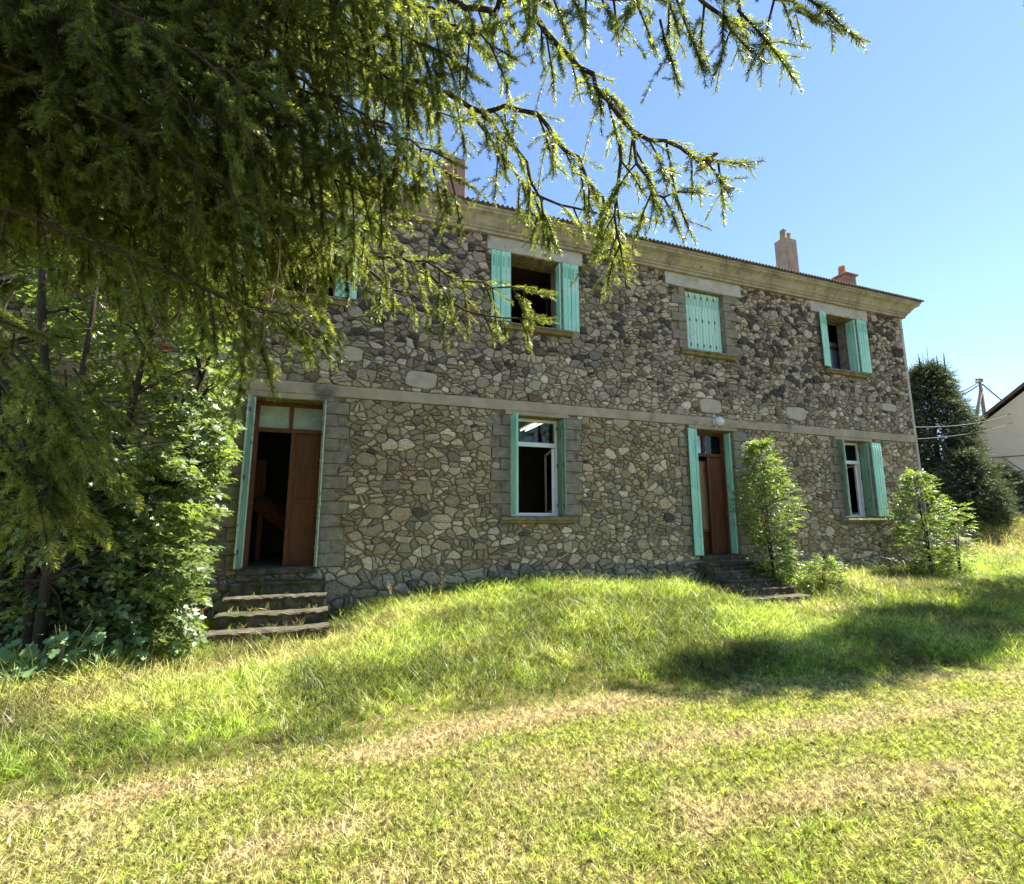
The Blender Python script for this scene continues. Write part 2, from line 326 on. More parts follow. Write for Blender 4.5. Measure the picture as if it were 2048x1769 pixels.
# ================================================================== GROUND
D = 8.7434                                    # distance of the facade plane
XL, XR = -4.6, 14.86
def gh(x, y):
    x = np.asarray(x, float); y = np.asarray(y, float)
    prof = sstep(5.0, 7.9, y)
    s1 = 1 - sstep(.1, .9, np.abs(x + .68) - .75)          # hollow at the first steps
    s2 = 1 - sstep(.1, .9, np.abs(x - 7.95) - .75)
    amp = .26 + .14 * np.exp(-((x - 3.9) / 2.0) ** 2) - .02 * sstep(9, 14, x)
    amp = amp * (1 - sstep(-1.5, -3.5, x) * .6) if False else amp * (.45 + .55 * sstep(-3.6, -1.6, x))
    amp = amp * (1 - s1 * .95) * (1 - s2 * .75)
    z = amp * prof * (1 - .15 * sstep(8.0, 8.7, y))
    z = z + .05 * (fbm(x * .7, y * .7, 3) - .5) + .02 * (fbm(x * 3, y * 3, 9) - .5)
    q = x * .89 + y * .45
    z = z + (1.7 * sstep(27.6, 33.5, q) * sstep(17, 22, x)) + 0.12 * (fbm(x * .15, y * .15, 5) - .5) * sstep(10, 20, np.hypot(x, y))
    r_ = np.hypot(x, y); z = z + 4 * sstep(70, 300, r_) * fbm(x * .01, y * .01, 8)
    return z
def axis_coords(c0, c1, step, far):
    a = list(np.arange(c0, c1 + 1e-6, step)); s = step; v = c1
    while v < far: s *= 1.25; v += s; a.append(v)
    s = step; v = c0
    while v > -far: s *= 1.25; v -= s; a.insert(0, v)
    return np.array(a)
gx = axis_coords(-5, 30, .14, 500); gy = axis_coords(-1, 18, .14, 500)
GX, GY = np.meshgrid(gx, gy); GZ = gh(GX, GY)
inhouse = (GX > XL + .1) & (GX < XR - .1) & (GY > D + .15) & (GY < D + 7.9); GZ = np.where(inhouse, -.4, GZ)
nx, ny = len(gx), len(gy)
idx = np.arange(nx * ny).reshape(ny, nx); a, b, c, d = idx[:-1, :-1].ravel(), idx[:-1, 1:].ravel(), idx[1:, 1:].ravel(), idx[1:, :-1].ravel()
def ground_mat():
    m, nt, out = mat_base('soil_and_thatch'); p = N(nt, 'ShaderNodeBsdfPrincipled'); g = gcoord(nt)
    c = ramp(nt, noise(nt, 1.3, 6, .65, g).outputs[0], [(.3, (.085, .09, .03)), (.5, (.17, .15, .06)), (.75, (.30, .235, .12))]).outputs[0]
    c2 = ramp(nt, noise(nt, 26, 6, .7, g).outputs[0], [(.3, (.45, .42, .36)), (.7, (1.35, 1.3, 1.2))]).outputs[0]
    c = mixc(nt, c, c2, 1, 'MULTIPLY')
    nt.links.new(c, p.inputs['Base Color']); p.inputs['Roughness'].default_value = 1; p.inputs['Specular IOR Level'].default_value = .1
    nt.links.new(bump(nt, noise(nt, 40, 6, .7, g).outputs[0], .9, .03), p.inputs['Normal']); nt.links.new(p.outputs[0], out.inputs[0]); return m
gm = np_mesh('ground', np.stack([GX.ravel(), GY.ravel(), GZ.ravel()], 1), np.concatenate([np.stack([a, b, c], 1), np.stack([a, c, d], 1)]))
link_mesh('ground', gm, ground_mat(), smooth=True)['kind'] = 'structure'
# path beyond the house
pv = []; pf = []
for i in range(40):
    y = 1 + i * .6; x = 22.9 + .055 * y
    for dx in (-.55, .9): pv.append((x + dx, y, float(gh(x, y)) + .06))
    if i: k = 2 * i; pf.append((k - 2, k - 1, k + 1, k))
pth = mesh_obj('path', pv, pf, M['concrete']); pth['kind'] = 'structure'

# ================================================================== HOUSE
house = thing('stone_house', 'long two storey rubble stone house with turquoise metal shutters', 'house', (5, D + 4, 0))
house_inv = Matrix.Translation(-house.location)
def hp(o, parent=None):                        # child of the house (or one of its parts), keeping world coordinates
    o.parent = parent or house
    if o.parent is house: o.matrix_parent_inverse = house_inv
    return o
GO = [(-1.30, -.20, .87, 3.60, 'door'), (3.13, 4.23, 1.70, 3.62, 'win'), (7.40, 8.50, .87, 3.62, 'door'), (11.85, 12.95, 1.70, 3.62, 'win')]
UO = [(-1.30, -.20, 5.48, 6.97, 'up'), (3.13, 4.23, 5.48, 6.97, 'up'), (7.40, 8.50, 5.46, 6.95, 'up'), (11.85, 12.95, 5.48, 6.97, 'up')]
OPS = GO + UO
WT = .5
def wall_with_holes(x0, x1, z0, z1, holes, y0, y1):
    mb = MB(); xs = sorted({x0, x1, *[h[0] for h in holes], *[h[1] for h in holes]}); zs = sorted({z0, z1, *[h[2] for h in holes], *[h[3] for h in holes]})
    for i in range(len(xs) - 1):
        for j in range(len(zs) - 1):
            cx, cz = (xs[i] + xs[i + 1]) / 2, (zs[j] + zs[j + 1]) / 2
            if any(h[0] < cx < h[1] and h[2] < cz < h[3] for h in holes): continue
            a_, b_, c_, d_ = xs[i], xs[i + 1], zs[j], zs[j + 1]
            mb.add([(a_, y0, c_), (b_, y0, c_), (b_, y0, d_), (a_, y0, d_)], [(0, 1, 2, 3)])
            mb.add([(a_, y1, c_), (b_, y1, c_), (b_, y1, d_), (a_, y1, d_)], [(3, 2, 1, 0)])
    for h in holes:
        a_, b_, c_, d_ = h[:4]
        mb.add([(a_, y0, c_), (a_, y1, c_), (a_, y1, d_), (a_, y0, d_)], [(0, 3, 2, 1)]); mb.add([(b_, y0, c_), (b_, y1, c_), (b_, y1, d_), (b_, y0, d_)], [(0, 1, 2, 3)])
        mb.add([(a_, y0, c_), (b_, y0, c_), (b_, y1, c_), (a_, y1, c_)], [(0, 1, 2, 3)]); mb.add([(a_, y0, d_), (b_, y0, d_), (b_, y1, d_), (a_, y1, d_)], [(3, 2, 1, 0)])
    return mb
wallo = hp(wall_with_holes(XL, XR - .1, -.4, 7.6, OPS, D + .026, D + WT).build('facade_wall', M['mortar']))
mb = MB(); mb.box(XR - .1, XR - .001, D, D + 8, -.4, 7.6); mb.box(XL - .4, XL - .001, D, D + 8, -.4, 7.6); mb.box(XL, XR - .1, D + 7.6, D + 8, -.4, 7.6)
hp(mb.build('end_wall', M['chrender']))

# rubble stones -----------------------------------------------------
BLOCK = []                                     # rectangles no rubble may enter (x0,x1,z0,z1)
quoins = []
for (x0, x1, z0, z1, k) in OPS:
    BLOCK.append((x0, x1, z0, z1))
    n = max(3, round((z1 - z0) / .21)); h = (z1 - z0) / n
    for side in (-1, 1):
        for i in range(n):
            w = (.40 if (i + (side > 0)) % 2 else .21) + random.uniform(-.03, .03)
            a0, a1 = (x0 - w, x0) if side < 0 else (x1, x1 + w)
            quoins.append((a0, a1, z0 + i * h, z0 + (i + 1) * h)); BLOCK.append((a0, a1, z0 + i * h, z0 + (i + 1) * h))
LINT = [(2.62, 4.74, 6.975, 7.27), (6.86, 9.05, 6.955, 7.27), (11.36, 13.45, 6.975, 7.27), (-1.85, .35, 6.975, 7.27)]
BAND = (XL, XR, 3.70, 3.90)
SILLS = [(x0 - .22, x1 + .22, z0 - .14, z0) for (x0, x1, z0, z1, k) in OPS if k != 'door']
LOWL = [(x0 - .12, x1 + .12, z1 + .003, 3.699) for (x0, x1, z0, z1, k) in GO]
PATCH = [(1.10, 1.68, 3.98, 4.30), (7.62, 8.25, 4.00, 4.34), (10.2, 10.85, 4.02, 4.36), (-.2, .35, 4.35, 4.62), (13.6, 14.2, 4.5, 4.72)]
BLOCK += LINT + [BAND] + SILLS + LOWL + PATCH + [(XR - .09, XR + 1, -1, 9)]
ANI = 1.45
def gen_sites():
    pts = []; cell = .30; grid = {}
    def ok(x, z, r_):
        ci, cj = int(x / ANI // cell), int(z // cell)
        for i in (ci - 1, ci, ci + 1):
            for j in (cj - 1, cj, cj + 1):
                for (a_, b_, q) in grid.get((i, j), ()):
                    if (a_ - x / ANI) ** 2 + (b_ - z) ** 2 < ((q + r_) * .80) ** 2: return False
        return True
    plan = [(.130, 200, .2), (.098, 1100, .35), (.073, 4600, .5), (.052, 13000, 1), (.036, 22000, 1)]
    for r0, n, _ in plan:
        for _k in range(n):
            x = random.uniform(XL, XR); z = random.uniform(-.05, 7.3)
            big = vnoise(np.array([x * .5]), np.array([z * .5]), 4)[0] if False else 0
            if r0 > .12 and z > 4 and random.random() < .8: continue
            if r0 > .10 and z > 4 and random.random() < .5: continue
            r_ = r0 * random.uniform(.85, 1.12) * (1.0 if z < 3.8 else 1.0)
            if z < .72: r_ = max(r_, .095)
            if any(b_[0] - .01 < x < b_[1] + .01 and b_[2] - .01 < z < b_[3] + .01 for b_ in BLOCK): continue
            if ok(x, z, r_):
                pts.append((x, z, r_)); grid.setdefault((int(x / ANI // cell), int(z // cell)), []).append((x / ANI, z, r_))
    return pts
def clip(poly, nx_, nz_, c_):
    out = []; n = len(poly)
    for i in range(n):
        p, q = poly[i], poly[(i + 1) % n]; dp = nx_ * p[0] + nz_ * p[1] - c_; dq = nx_ * q[0] + nz_ * q[1] - c_
        if dp <= 0: out.append(p)
        if (dp < 0 < dq) or (dq < 0 < dp):
            t = dp / (dp - dq); out.append((p[0] + (q[0] - p[0]) * t, p[1] + (q[1] - p[1]) * t))
    return out
def tint_of(x, z):
    u = random.random(); v = random.uniform(.75, 1.25); cl = float(vnoise(np.array([x * .45]), np.array([z * .6]), 21)[0])
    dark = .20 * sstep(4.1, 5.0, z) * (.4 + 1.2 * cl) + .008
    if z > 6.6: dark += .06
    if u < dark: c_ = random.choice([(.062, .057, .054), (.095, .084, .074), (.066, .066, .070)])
    elif u < dark + .025: c_ = (.17, .17, .155)
    elif u < dark + .04: c_ = (.21, .135, .085)
    elif u < dark + .36: c_ = (.37, .30, .19) if z < 4 else (.37, .325, .26)
    elif u < dark + .62: c_ = (.30, .235, .135) if z < 4 else (.28, .235, .18)
    elif u < dark + .82: c_ = (.23, .205, .13) if z < 4 else (.21, .18, .14)
    else: c_ = (.48, .41, .29) if z < 4 else (.50, .45, .37)
    if z < .75: c_ = (.24 * v, .23 * v, .19 * v)
    g_ = sum(c_) / 3; return tuple((k * .68 + g_ * .32) * v * f_ for k, f_ in zip(c_, (1.48, 1.38, 1.24)))
def stones():
    S = gen_sites(); cs = .3; grid = {}
    for i, (x, z, r_) in enumerate(S): grid.setdefault((int(x / ANI // cs), int(z // cs)), []).append(i)
    res = []
    for i, (x, z, r_) in enumerate(S):
        X = x / ANI; ci, cj = int(X // cs), int(z // cs)
        poly = [(X - .3, z - .3), (X + .3, z - .3), (X + .3, z + .3), (X - .3, z + .3)]
        g_ = random.uniform(.003, .010)
        nb = [j for a_ in range(ci - 2, ci + 3) for b_ in range(cj - 2, cj + 3) for j in grid.get((a_, b_), ()) if j != i]
        for j in nb:
            x2, z2, r2 = S[j]; X2 = x2 / ANI; dx, dz = X2 - X, z2 - z; L = math.hypot(dx, dz)
            if L > .62 or L < 1e-6: continue
            t = (L * L + r_ * r_ - r2 * r2) / (2 * L) - g_
            nx_, nz_ = dx / L, dz / L; poly = clip(poly, nx_, nz_, nx_ * X + nz_ * z + t)
            if len(poly) < 3: break
        if len(poly) < 3: continue
        poly = [(p[0] * ANI, p[1]) for p in poly]
        pieces = [poly]
        def halve(pl, ang):
            cx_ = sum(p[0] for p in pl) / len(pl) + random.uniform(-.025, .025); cz_ = sum(p[1] for p in pl) / len(pl) + random.uniform(-.02, .02)
            nx2, nz2 = math.sin(ang), math.cos(ang); c0_ = nx2 * cx_ + nz2 * cz_
            return [q for q in (clip(pl, nx2, nz2, c0_ - .004), clip(pl, -nx2, -nz2, -c0_ - .004)) if len(q) > 2]
        if r_ > .050 and random.random() < .45: pieces = halve(poly, random.gauss(0, .25))
        elif r_ > .075 and random.random() < .45: pieces = halve(poly, random.gauss(1.5, .35))
        if len(pieces) > 1 and r_ > .080 and random.random() < .6: pieces = pieces[:1] + halve(pieces[1], random.gauss(random.choice((0, 1.5)), .3))
        for poly in pieces: finish(res, poly)
    return res
def warp(P):
    P = np.array(P); x, z = P[:, 0], P[:, 1]
    dx = (fbm(x * 6.5, z * 8.5, 101, 2) - .5) * .075 + (vnoise(x * 26, z * 30, 103) - .5) * .020
    dz = (fbm(x * 6.5 + 40, z * 8.5, 107, 2) - .5) * .065 + (vnoise(x * 26 + 9, z * 30, 109) - .5) * .018
    return list(zip((x + dx).tolist(), (z + dz).tolist()))
def finish(res, poly):
    Q_ = []
    for k in range(len(poly)):
        p, q = poly[k], poly[(k + 1) % len(poly)]; l_ = math.dist(p, q)
        if l_ < .008: continue
        m = max(1, round(l_ / .047))
        for t in range(m): Q_.append((p[0] + (q[0] - p[0]) * t / m, p[1] + (q[1] - p[1]) * t / m))
    if len(Q_) < 4: return
    n = len(Q_); R_ = []
    for k in range(n):                              # wear the sharp corners a little
        p, q, r3 = Q_[k - 1], Q_[k], Q_[(k + 1) % n]; f = random.uniform(.08, .30); R_.append((q[0] * (1 - f) + (p[0] + r3[0]) * .5 * f, q[1] * (1 - f) + (p[1] + r3[1]) * .5 * f))
    poly = warp(R_); x = sum(p[0] for p in poly) / len(poly); z = sum(p[1] for p in poly) / len(poly)
    for (a_, b_, c_, d_) in BLOCK:
        if max(p[0] for p in poly) < a_ or min(p[0] for p in poly) > b_ or max(p[1] for p in poly) < c_ or min(p[1] for p in poly) > d_: continue
        e = [(a_ - x, (1, 0, a_ - .008)), (x - b_, (-1, 0, -b_ - .008)), (c_ - z, (0, 1, c_ - .008)), (z - d_, (0, -1, -d_ - .008))]
        k = max(e, key=lambda q: q[0])[1]; poly = clip(poly, *k)
        if len(poly) < 3: return
    poly = clip(poly, 1, 0, XR - .095); poly = clip(poly, -1, 0, -XL); poly = clip(poly, 0, 1, 7.262)
    if len(poly) < 4: return
    P2 = [p for k, p in enumerate(poly) if math.dist(p, poly[k - 1]) > .006]
    if len(P2) < 4: return
    ar = .5 * abs(sum(P2[k - 1][0] * P2[k][1] - P2[k][0] * P2[k - 1][1] for k in range(len(P2))))
    if ar < .0008: return
    x = sum(p[0] for p in P2) / len(P2); z = sum(p[1] for p in P2) / len(P2)
    res.append((ar, x, z, P2))
def stone_geo(P2, x, z, ar):
    n = len(P2); cx = sum(p[0] for p in P2) / n; cz = sum(p[1] for p in P2) / n; s = math.sqrt(ar)
    proud = random.uniform(.006, .030) + (.03 if z < .72 else 0); j = s * .055
    V = [(p[0] + random.uniform(-j, j) * .5, D + .050, p[1] + random.uniform(-j, j) * .5) for p in P2]
    tx, tz = random.uniform(-.12, .12), random.uniform(-.06, .12)
    k = 1 - min(.010 / s, .16)
    for p in V[:n]:
        dx, dz = (p[0] - cx) * k, (p[2] - cz) * k; V.append((cx + dx, D - proud * random.uniform(.45, .95) - (tx * dx + tz * dz), cz + dz))
    for p in V[:n]:
        dx, dz = (p[0] - cx) * k * .62 + random.uniform(-j, j), (p[2] - cz) * k * .62 + random.uniform(-j, j)
        V.append((cx + dx, D - proud * random.uniform(.85, 1.45) - (tx * dx + tz * dz), cz + dz))
    F = []
    for i in range(n):
        q = (i + 1) % n; F.append((i, q, n + q, n + i)); F.append((n + i, n + q, 2 * n + q, 2 * n + i))
    F.append(tuple(range(2 * n, 3 * n)))
    return V, F
ST = stones(); ST.sort(key=lambda t: -t[0])
def orient(P2):
    s = sum(P2[k - 1][0] * P2[k][1] - P2[k][0] * P2[k - 1][1] for k in range(len(P2)))
    return P2 if s > 0 else P2[::-1]
vis = lambda x, z: not (x < -1.9)
big = [t for t in sorted(ST, key=lambda t: -t[0] / (t[1] ** 2 + D * D)) if vis(t[1], t[2])][:300]; bigid = {id(t) for t in big}
AV, AF, AT = [], [], []
for t in ST:
    ar, x, z, P2 = t; P2 = orient(P2); V, F = stone_geo(P2, x, z, ar); c_ = tint_of(x, z)
    if id(t) in bigid: hp(mesh_obj('stone', V, F, M['stone'], tint=[(*c_, 1)] * len(V)), wallo)
    else:
        b_ = len(AV); AV += V; AF += [tuple(i + b_ for i in f) for f in F]; AT += [(*c_, 1)] * len(V)
hp(mesh_obj('rubble_stones', AV, AF, M['stone'], tint=AT, kind='stuff'), wallo)
print('stones', len(ST))
for (a0, a1, c0, c1) in quoins:
    hp(MB().bbox(a0 + (.004 if a0 > 0 else .004), a1 - .004, D - random.uniform(.022, .032), D + .05, c0 + .005, c1 - .005, .007, .002).build('quoin_block', M['quoin']), wallo)
def noisy_bar(name, x0, x1, y0, y1, z0, z1, mat, step=.12, amp=.004, parent=None):
    mb = MB(); n = max(2, int((x1 - x0) / step)); V = []; F = []
    prof = [(y1, z0), (y0 + .008, z0), (y0, z0 + .01), (y0, (z0 + z1) / 2), (y0, z1 - .01), (y0 + .008, z1), (y1, z1)]
    for i in range(n + 1):
        x = x0 + (x1 - x0) * i / n
        for (y, z) in prof: V.append((x, y + (random.uniform(-amp, amp) if y < y1 else 0), z + random.uniform(-amp, amp)))
    k = len(prof)
    for i in range(n):
        for j in range(k - 1): F.append((i * k + j, (i + 1) * k + j, (i + 1) * k + j + 1, i * k + j + 1))
    F.append(tuple(range(k))); F.append(tuple(n * k + j for j in range(k))[::-1])
    return hp(mesh_obj(name, V, F, mat), parent)
noisy_bar('string_course', XL, XR - .001, D - .033, D + .02, 3.70, 3.90, M['band'])
for (a0, a1, c0, c1) in LINT: noisy_bar('upper_lintel', a0, a1, D - .026, D + .02, c0, c1 - .002, M['lintel'])
for (a0, a1, c0, c1) in LOWL: noisy_bar('lower_lintel', a0, a1, D - .028, D + .02, c0, c1, M['band'])
for (a0, a1, c0, c1) in SILLS:
    w = .13; pr = [(D + .2, c1 - .03), (D - w, c1 - .035), (D - w - .012, c1 - .075), (D - w + .02, c1 - .09), (D - w + .05, c1 - .14), (D + .0, c1 - .145)]
    V = []; F = []; n = 14; k = len(pr)
    for i in range(n + 1):
        x = a0 + (a1 - a0) * i / n
        e = .03 if i in (0, n) else 0
        for (y, z) in pr: V.append((x, y + random.uniform(-.004, .004) + e, z + random.uniform(-.004, .004)))
    for i in range(n):
        for j in range(k): F.append((i * k + j, (i + 1) * k + j, (i + 1) * k + (j + 1) % k, i * k + (j + 1) % k))
    F.append(tuple(range(k))); F.append(tuple(n * k + j for j in range(k))[::-1])
    o = hp(mesh_obj('window_sill', V, F, M['sill']))
for (a0, a1, c0, c1) in PATCH:
    n = 14; V = [((a0 + a1) / 2 + (a1 - a0) * .5 * (abs(math.cos(2 * math.pi * k / n)) ** .6) * (1 if math.cos(2 * math.pi * k / n) > 0 else -1) * random.uniform(.88, 1.04), D - .018,
                  (c0 + c1) / 2 + (c1 - c0) * .5 * (abs(math.sin(2 * math.pi * k / n)) ** .6) * (1 if math.sin(2 * math.pi * k / n) > 0 else -1) * random.uniform(.88, 1.04)) for k in range(n)]
    V2 = [(((a0 + a1) / 2) + (v[0] - (a0 + a1) / 2) * 1.06, D + .005, (c0 + c1) / 2 + (v[2] - (c0 + c1) / 2) * 1.06) for v in V]
    hp(mesh_obj('cement_patch', V + V2, [tuple(range(n))[::-1]] + [(k, (k + 1) % n, n + (k + 1) % n, n + k) for k in range(n)], M['patch']), wallo)
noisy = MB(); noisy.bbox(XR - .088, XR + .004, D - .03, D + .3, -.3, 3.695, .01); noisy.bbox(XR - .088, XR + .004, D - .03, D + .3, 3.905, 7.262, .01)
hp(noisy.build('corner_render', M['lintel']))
# cornice swept round the house
CP = [(0.00, 7.262), (.09, 7.262), (.09, 7.315), (.125, 7.33), (.125, 7.365), (.145, 7.375), (.17, 7.40), (.20, 7.45), (.25, 7.51), (.32, 7.55), (.335, 7.56), (.335, 7.60), (.36, 7.61), (.36, 7.66), (0.0, 7.66)]
V = []; F = []; k = len(CP); ring = []
xs = list(np.linspace(XL, XR, 90)); path = [('L', D + 8)] + [('L', D)] + [('F', x) for x in xs[1:-1]] + [('R', D), ('R', D + 8)]
for kind, v in path:
    for (p, z) in CP:
        jz = random.uniform(-.003, .003) if kind == 'F' else 0
        if kind == 'F': V.append((v, D - p - jz, z + jz))
        elif kind == 'L': V.append((XL - .4 - p, v - (p if v == D else -p), z))
        else: V.append((XR + p, v - (p if v == D else -p), z))
for i in range(len(path) - 1):
    for j in range(k): F.append((i * k + j, (i + 1) * k + j, (i + 1) * k + (j + 1) % k, i * k + (j + 1) % k))
hp(mesh_obj('cornice', V, F, M['cornice']))
# corrugated hip roof
X0, X1, Y0, Y1 = XL - .8, XR + .42, D - .42, D + 8.42; TP = .27; HALF = (Y1 - Y0) / 2; ZE = 7.672
V = []; F = []; pitch = .10; sam = 6; n = int((X1 - X0) / pitch * sam)
for i in range(n + 1):
    x = X0 + (X1 - X0) * i / n; m_ = min(x - X0, X1 - x, HALF); w = .022 * math.cos(2 * math.pi * i / sam) + .022
    for (yy, sgn) in ((Y0, 1),):
        V += [(x, yy - .0, ZE + w - .018), (x, yy, ZE + w), (x, yy + m_, ZE + w + m_ * TP)]
for i in range(n):
    b_ = i * 3; F += [(b_, b_ + 3, b_ + 4, b_ + 1), (b_ + 1, b_ + 4, b_ + 5, b_ + 2)]
roof = hp(mesh_obj('roof', V, F, M['roof']))
zr = ZE + HALF * TP
V = [(X0, Y0, ZE), (X1, Y0, ZE), (X1, Y1, ZE), (X0, Y1, ZE), (X0 + HALF, Y0 + HALF, zr), (X1 - HALF, Y0 + HALF, zr)]
hp(mesh_obj('roof_slope', V, [(1, 2, 5), (2, 3, 4, 5), (3, 0, 4), (0, 1, 2, 3)], M['roof']), roof)
def chimney(x0, x1, y0, y1, z1, mat, cap, pots, potmat):
    b_ = hp(MB().bbox(x0, x1, y0, y1, 7.9, z1, .015, .01).build('chimney', mat))
    if cap: hp(MB().bbox(x0 - .06, x1 + .06, y0 - .06, y1 + .06, z1 + .002, z1 + .05, .01, .006).build('chimney_cap', M['brick']), b_)
    for (px, py, h, r_) in pots:
        t = MB(); zz = z1 + (.062 if cap else -.01)
        t.tube([(px, py, zz), (px + random.uniform(-.01, .01), py, zz + h * .93), (px + .01, py, zz + h)], [r_, r_ * .92, r_ * .8], 4)
        hp(t.build('chimney_pot', potmat), b_)
    return b_
chimney(13.46, 14.00, 11.0, 11.40, 10.82, M['chrender'], False, [(13.60, 11.15, .34, .12), (13.88, 11.2, .30, .10)], M['terracotta_old'])
chimney(13.93, 14.36, 9.5, 9.85, 8.84, M['brick'], True, [(14.12, 9.7, .28, .13)], M['terracotta'])
chimney(2.16, 2.72, 11.0, 11.5, 10.7, M['brick'], False, [(2.3, 11.2, .2, .12)], M['terracotta'])

# interior ------------------------------------------------------------
mb = MB(); yb = D + 4.2
for (za, zb) in ((.87, 3.85), (4.2, 7.3)):
    for x in (.8, 5.8, 10.2): mb.box(x, x + .1, D + WT, D + 7.6, za, zb)
    mb.box(XL, XR - .1, yb, yb + .1, za, zb)
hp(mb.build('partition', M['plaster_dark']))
mb = MB()
for z in (.80, 4.12, 7.33):
    mb.box(XL, XR - .1, D + WT + .001, D + 7.6, z - (.25 if z < 7 else 0), z + .06)
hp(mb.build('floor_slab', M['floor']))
for (x0, x1, z0, z1, k) in GO:
    if k == 'door': hp(MB().bbox(x0 - .02, x1 + .02, D - .09, D + WT + .02, z0 - .09, z0 + .0, .01, .004).build('door_threshold', M['step']))

# shutters -------------------------------------------------------------
_panels = {}
def panel_mesh(w, h, kind):
    key = (round(w, 3), round(h, 3), kind)
    if key in _panels: return _panels[key]
    fl = max(1, round(w / .092)); fwid = w / fl; pts = []
    for i in range(fl):
        a_ = i * fwid; pts += [(a_ + .004, -.006), (a_ + .012, -.018), (a_ + fwid - .012, -.018), (a_ + fwid - .004, -.006)]
    pts = [(0, 0)] + pts + [(w, 0), (w, .010), (0, .010)]
    n = len(pts); V = [(p[0], p[1], 0) for p in pts] + [(p[0], p[1], h) for p in pts]
    F = [(i, (i + 1) % n, n + (i + 1) % n, n + i) for i in range(n)] + [tuple(range(n))[::-1], tuple(range(n, 2 * n))]; Mx = [0] * len(F)
    nl = 11
    for i in range(fl):                        # louvre lips in the upper third
        a_ = i * fwid + fwid * .28; b_ = i * fwid + fwid * .72
        for r_ in range(nl if kind != 'plain' else 0):
            z = h - .10 - r_ * (.30 if h < 2 else .26) / nl * h * .55 * 1.6 / 1.6; k = len(V)
            V += [(a_, -.0185, z), (b_, -.0185, z), (b_, -.027, z - .012), (a_, -.027, z - .012), (b_, -.0185, z - .014), (a_, -.0185, z - .014)]
            F += [(k, k + 3, k + 2, k + 1), (k + 3, k + 5, k + 4, k + 2)]; Mx += [0, 1]  # second material darkens each lip's underside, shade put into the colour
    me = bpy.data.meshes.new('shutter_panel'); me.from_pydata(V, [], F)
    if kind == 'dull': me.materials.append(M['shutter_dull']); me.materials.append(M['hinge'])
    elif kind == 'worn': me.materials.append(M['shutter_worn']); me.materials.append(M['slot'])
    else: me.materials.append(M['shutter']); me.materials.append(M['slot'])
    me.polygons.foreach_set('material_index', Mx); me.update(); _panels[key] = me; return me
def shutter(path, z0, z1, kind='paint', hinges=True, label=None):
    """folding leaf: each segment of the plan path is one panel"""
    e = bpy.data.objects.new('shutter', None); col.objects.link(e); e.location = (path[0][0], path[0][1], z0); hp(e); e.empty_display_size = .1
    if label: e['label'] = label
    h = z1 - z0
    for i in range(len(path) - 1):
        (ax, ay), (bx, by) = path[i], path[i + 1]; w = math.hypot(bx - ax, by - ay) - .006
        o = bpy.data.objects.new('shutter_panel', panel_mesh(w, h, kind)); col.objects.link(o); o.parent = e
        o.location = (ax - path[0][0], ay - path[0][1], 0); o.rotation_euler = (0, 0, math.atan2(by - ay, bx - ax))
        if hinges:
            for f in (.08, .5, .9):
                hh = MB().box(-.006, .014, -.030, -.018, h * f, h * f + .07).build('hinge', M['hinge'], e)
                hh.location = (ax - path[0][0], ay - path[0][1], 0); hh.rotation_euler = (0, 0, math.atan2(by - ay, bx - ax))
    return e
yo = D - .036; zt = 6.955
# every leaf is drawn left to right as the camera sees its painted face (panel front = local -Y)
def op(o): return o[0], o[1]
shutter([(-1.68, yo), (-1.49, yo), (-1.30, yo)], 5.49, zt, hinges=False)
shutter([(-.18, yo), (.01, yo), (.20, yo)], 5.49, zt, hinges=False)
shutter([(2.70, yo), (2.90, yo), (3.11, yo - .01)], 5.49, zt, hinges=False)
shutter([(4.215, D + .20), (4.215, D - .02)], 5.49, zt, hinges=False)
shutter([(4.26, yo - .01), (4.45, yo), (4.64, yo + .004)], 5.47, zt, hinges=False)
# closed pair on the third bay
shutter([(7.405, D + .12), (7.586, D + .125), (7.768, D + .12), (7.948, D + .125)], 5.49, 6.93, 'worn', label='left half of the closed, flaking shutter')
shutter([(7.952, D + .125), (8.132, D + .12), (8.314, D + .125), (8.495, D + .12)], 5.49, 6.93, 'worn', label='right half of the closed, flaking shutter')
shutter([(11.52, D - .13), (11.68, D - .10), (11.85, D - .035)], 5.49, zt, hinges=False)
shutter([(12.935, D + .24), (12.935, D - .02)], 5.49, zt, hinges=False)
shutter([(12.98, yo - .01), (13.17, yo), (13.36, yo)], 5.49, zt, hinges=False)
# ground floor
z0, z1 = .885, 3.585
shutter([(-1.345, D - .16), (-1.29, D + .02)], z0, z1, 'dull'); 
for (x, y) in ((-1.352, D - .17), (-1.275, D - .03), (-.205, D - .165), (-.232, D - .05)):
    o = hp(MB().bbox(x - .011, x + .011, y - .012, y + .012, z0, z1, .004).build('shutter_edge', M['shutter_edge']))
    for f in (.1, .36, .62, .88): hp(MB().lathe([(.018, 0), (.018, .05)], (x, y - .01, z0 + f * (z1 - z0)), 8).build('hinge', M['shutter_edge']), o)
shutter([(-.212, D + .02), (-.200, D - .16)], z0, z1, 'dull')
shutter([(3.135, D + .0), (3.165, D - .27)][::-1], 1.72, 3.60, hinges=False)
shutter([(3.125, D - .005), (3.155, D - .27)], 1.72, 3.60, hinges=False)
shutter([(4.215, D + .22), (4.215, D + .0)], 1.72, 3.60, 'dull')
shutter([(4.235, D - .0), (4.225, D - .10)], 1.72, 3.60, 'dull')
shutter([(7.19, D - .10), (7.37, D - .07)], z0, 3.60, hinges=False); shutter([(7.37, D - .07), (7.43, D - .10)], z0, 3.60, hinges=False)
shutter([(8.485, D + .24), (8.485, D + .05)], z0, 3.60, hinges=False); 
shutter([(11.80, D - .16), (11.84, D - .0)], 1.72, 3.60, 'dull')
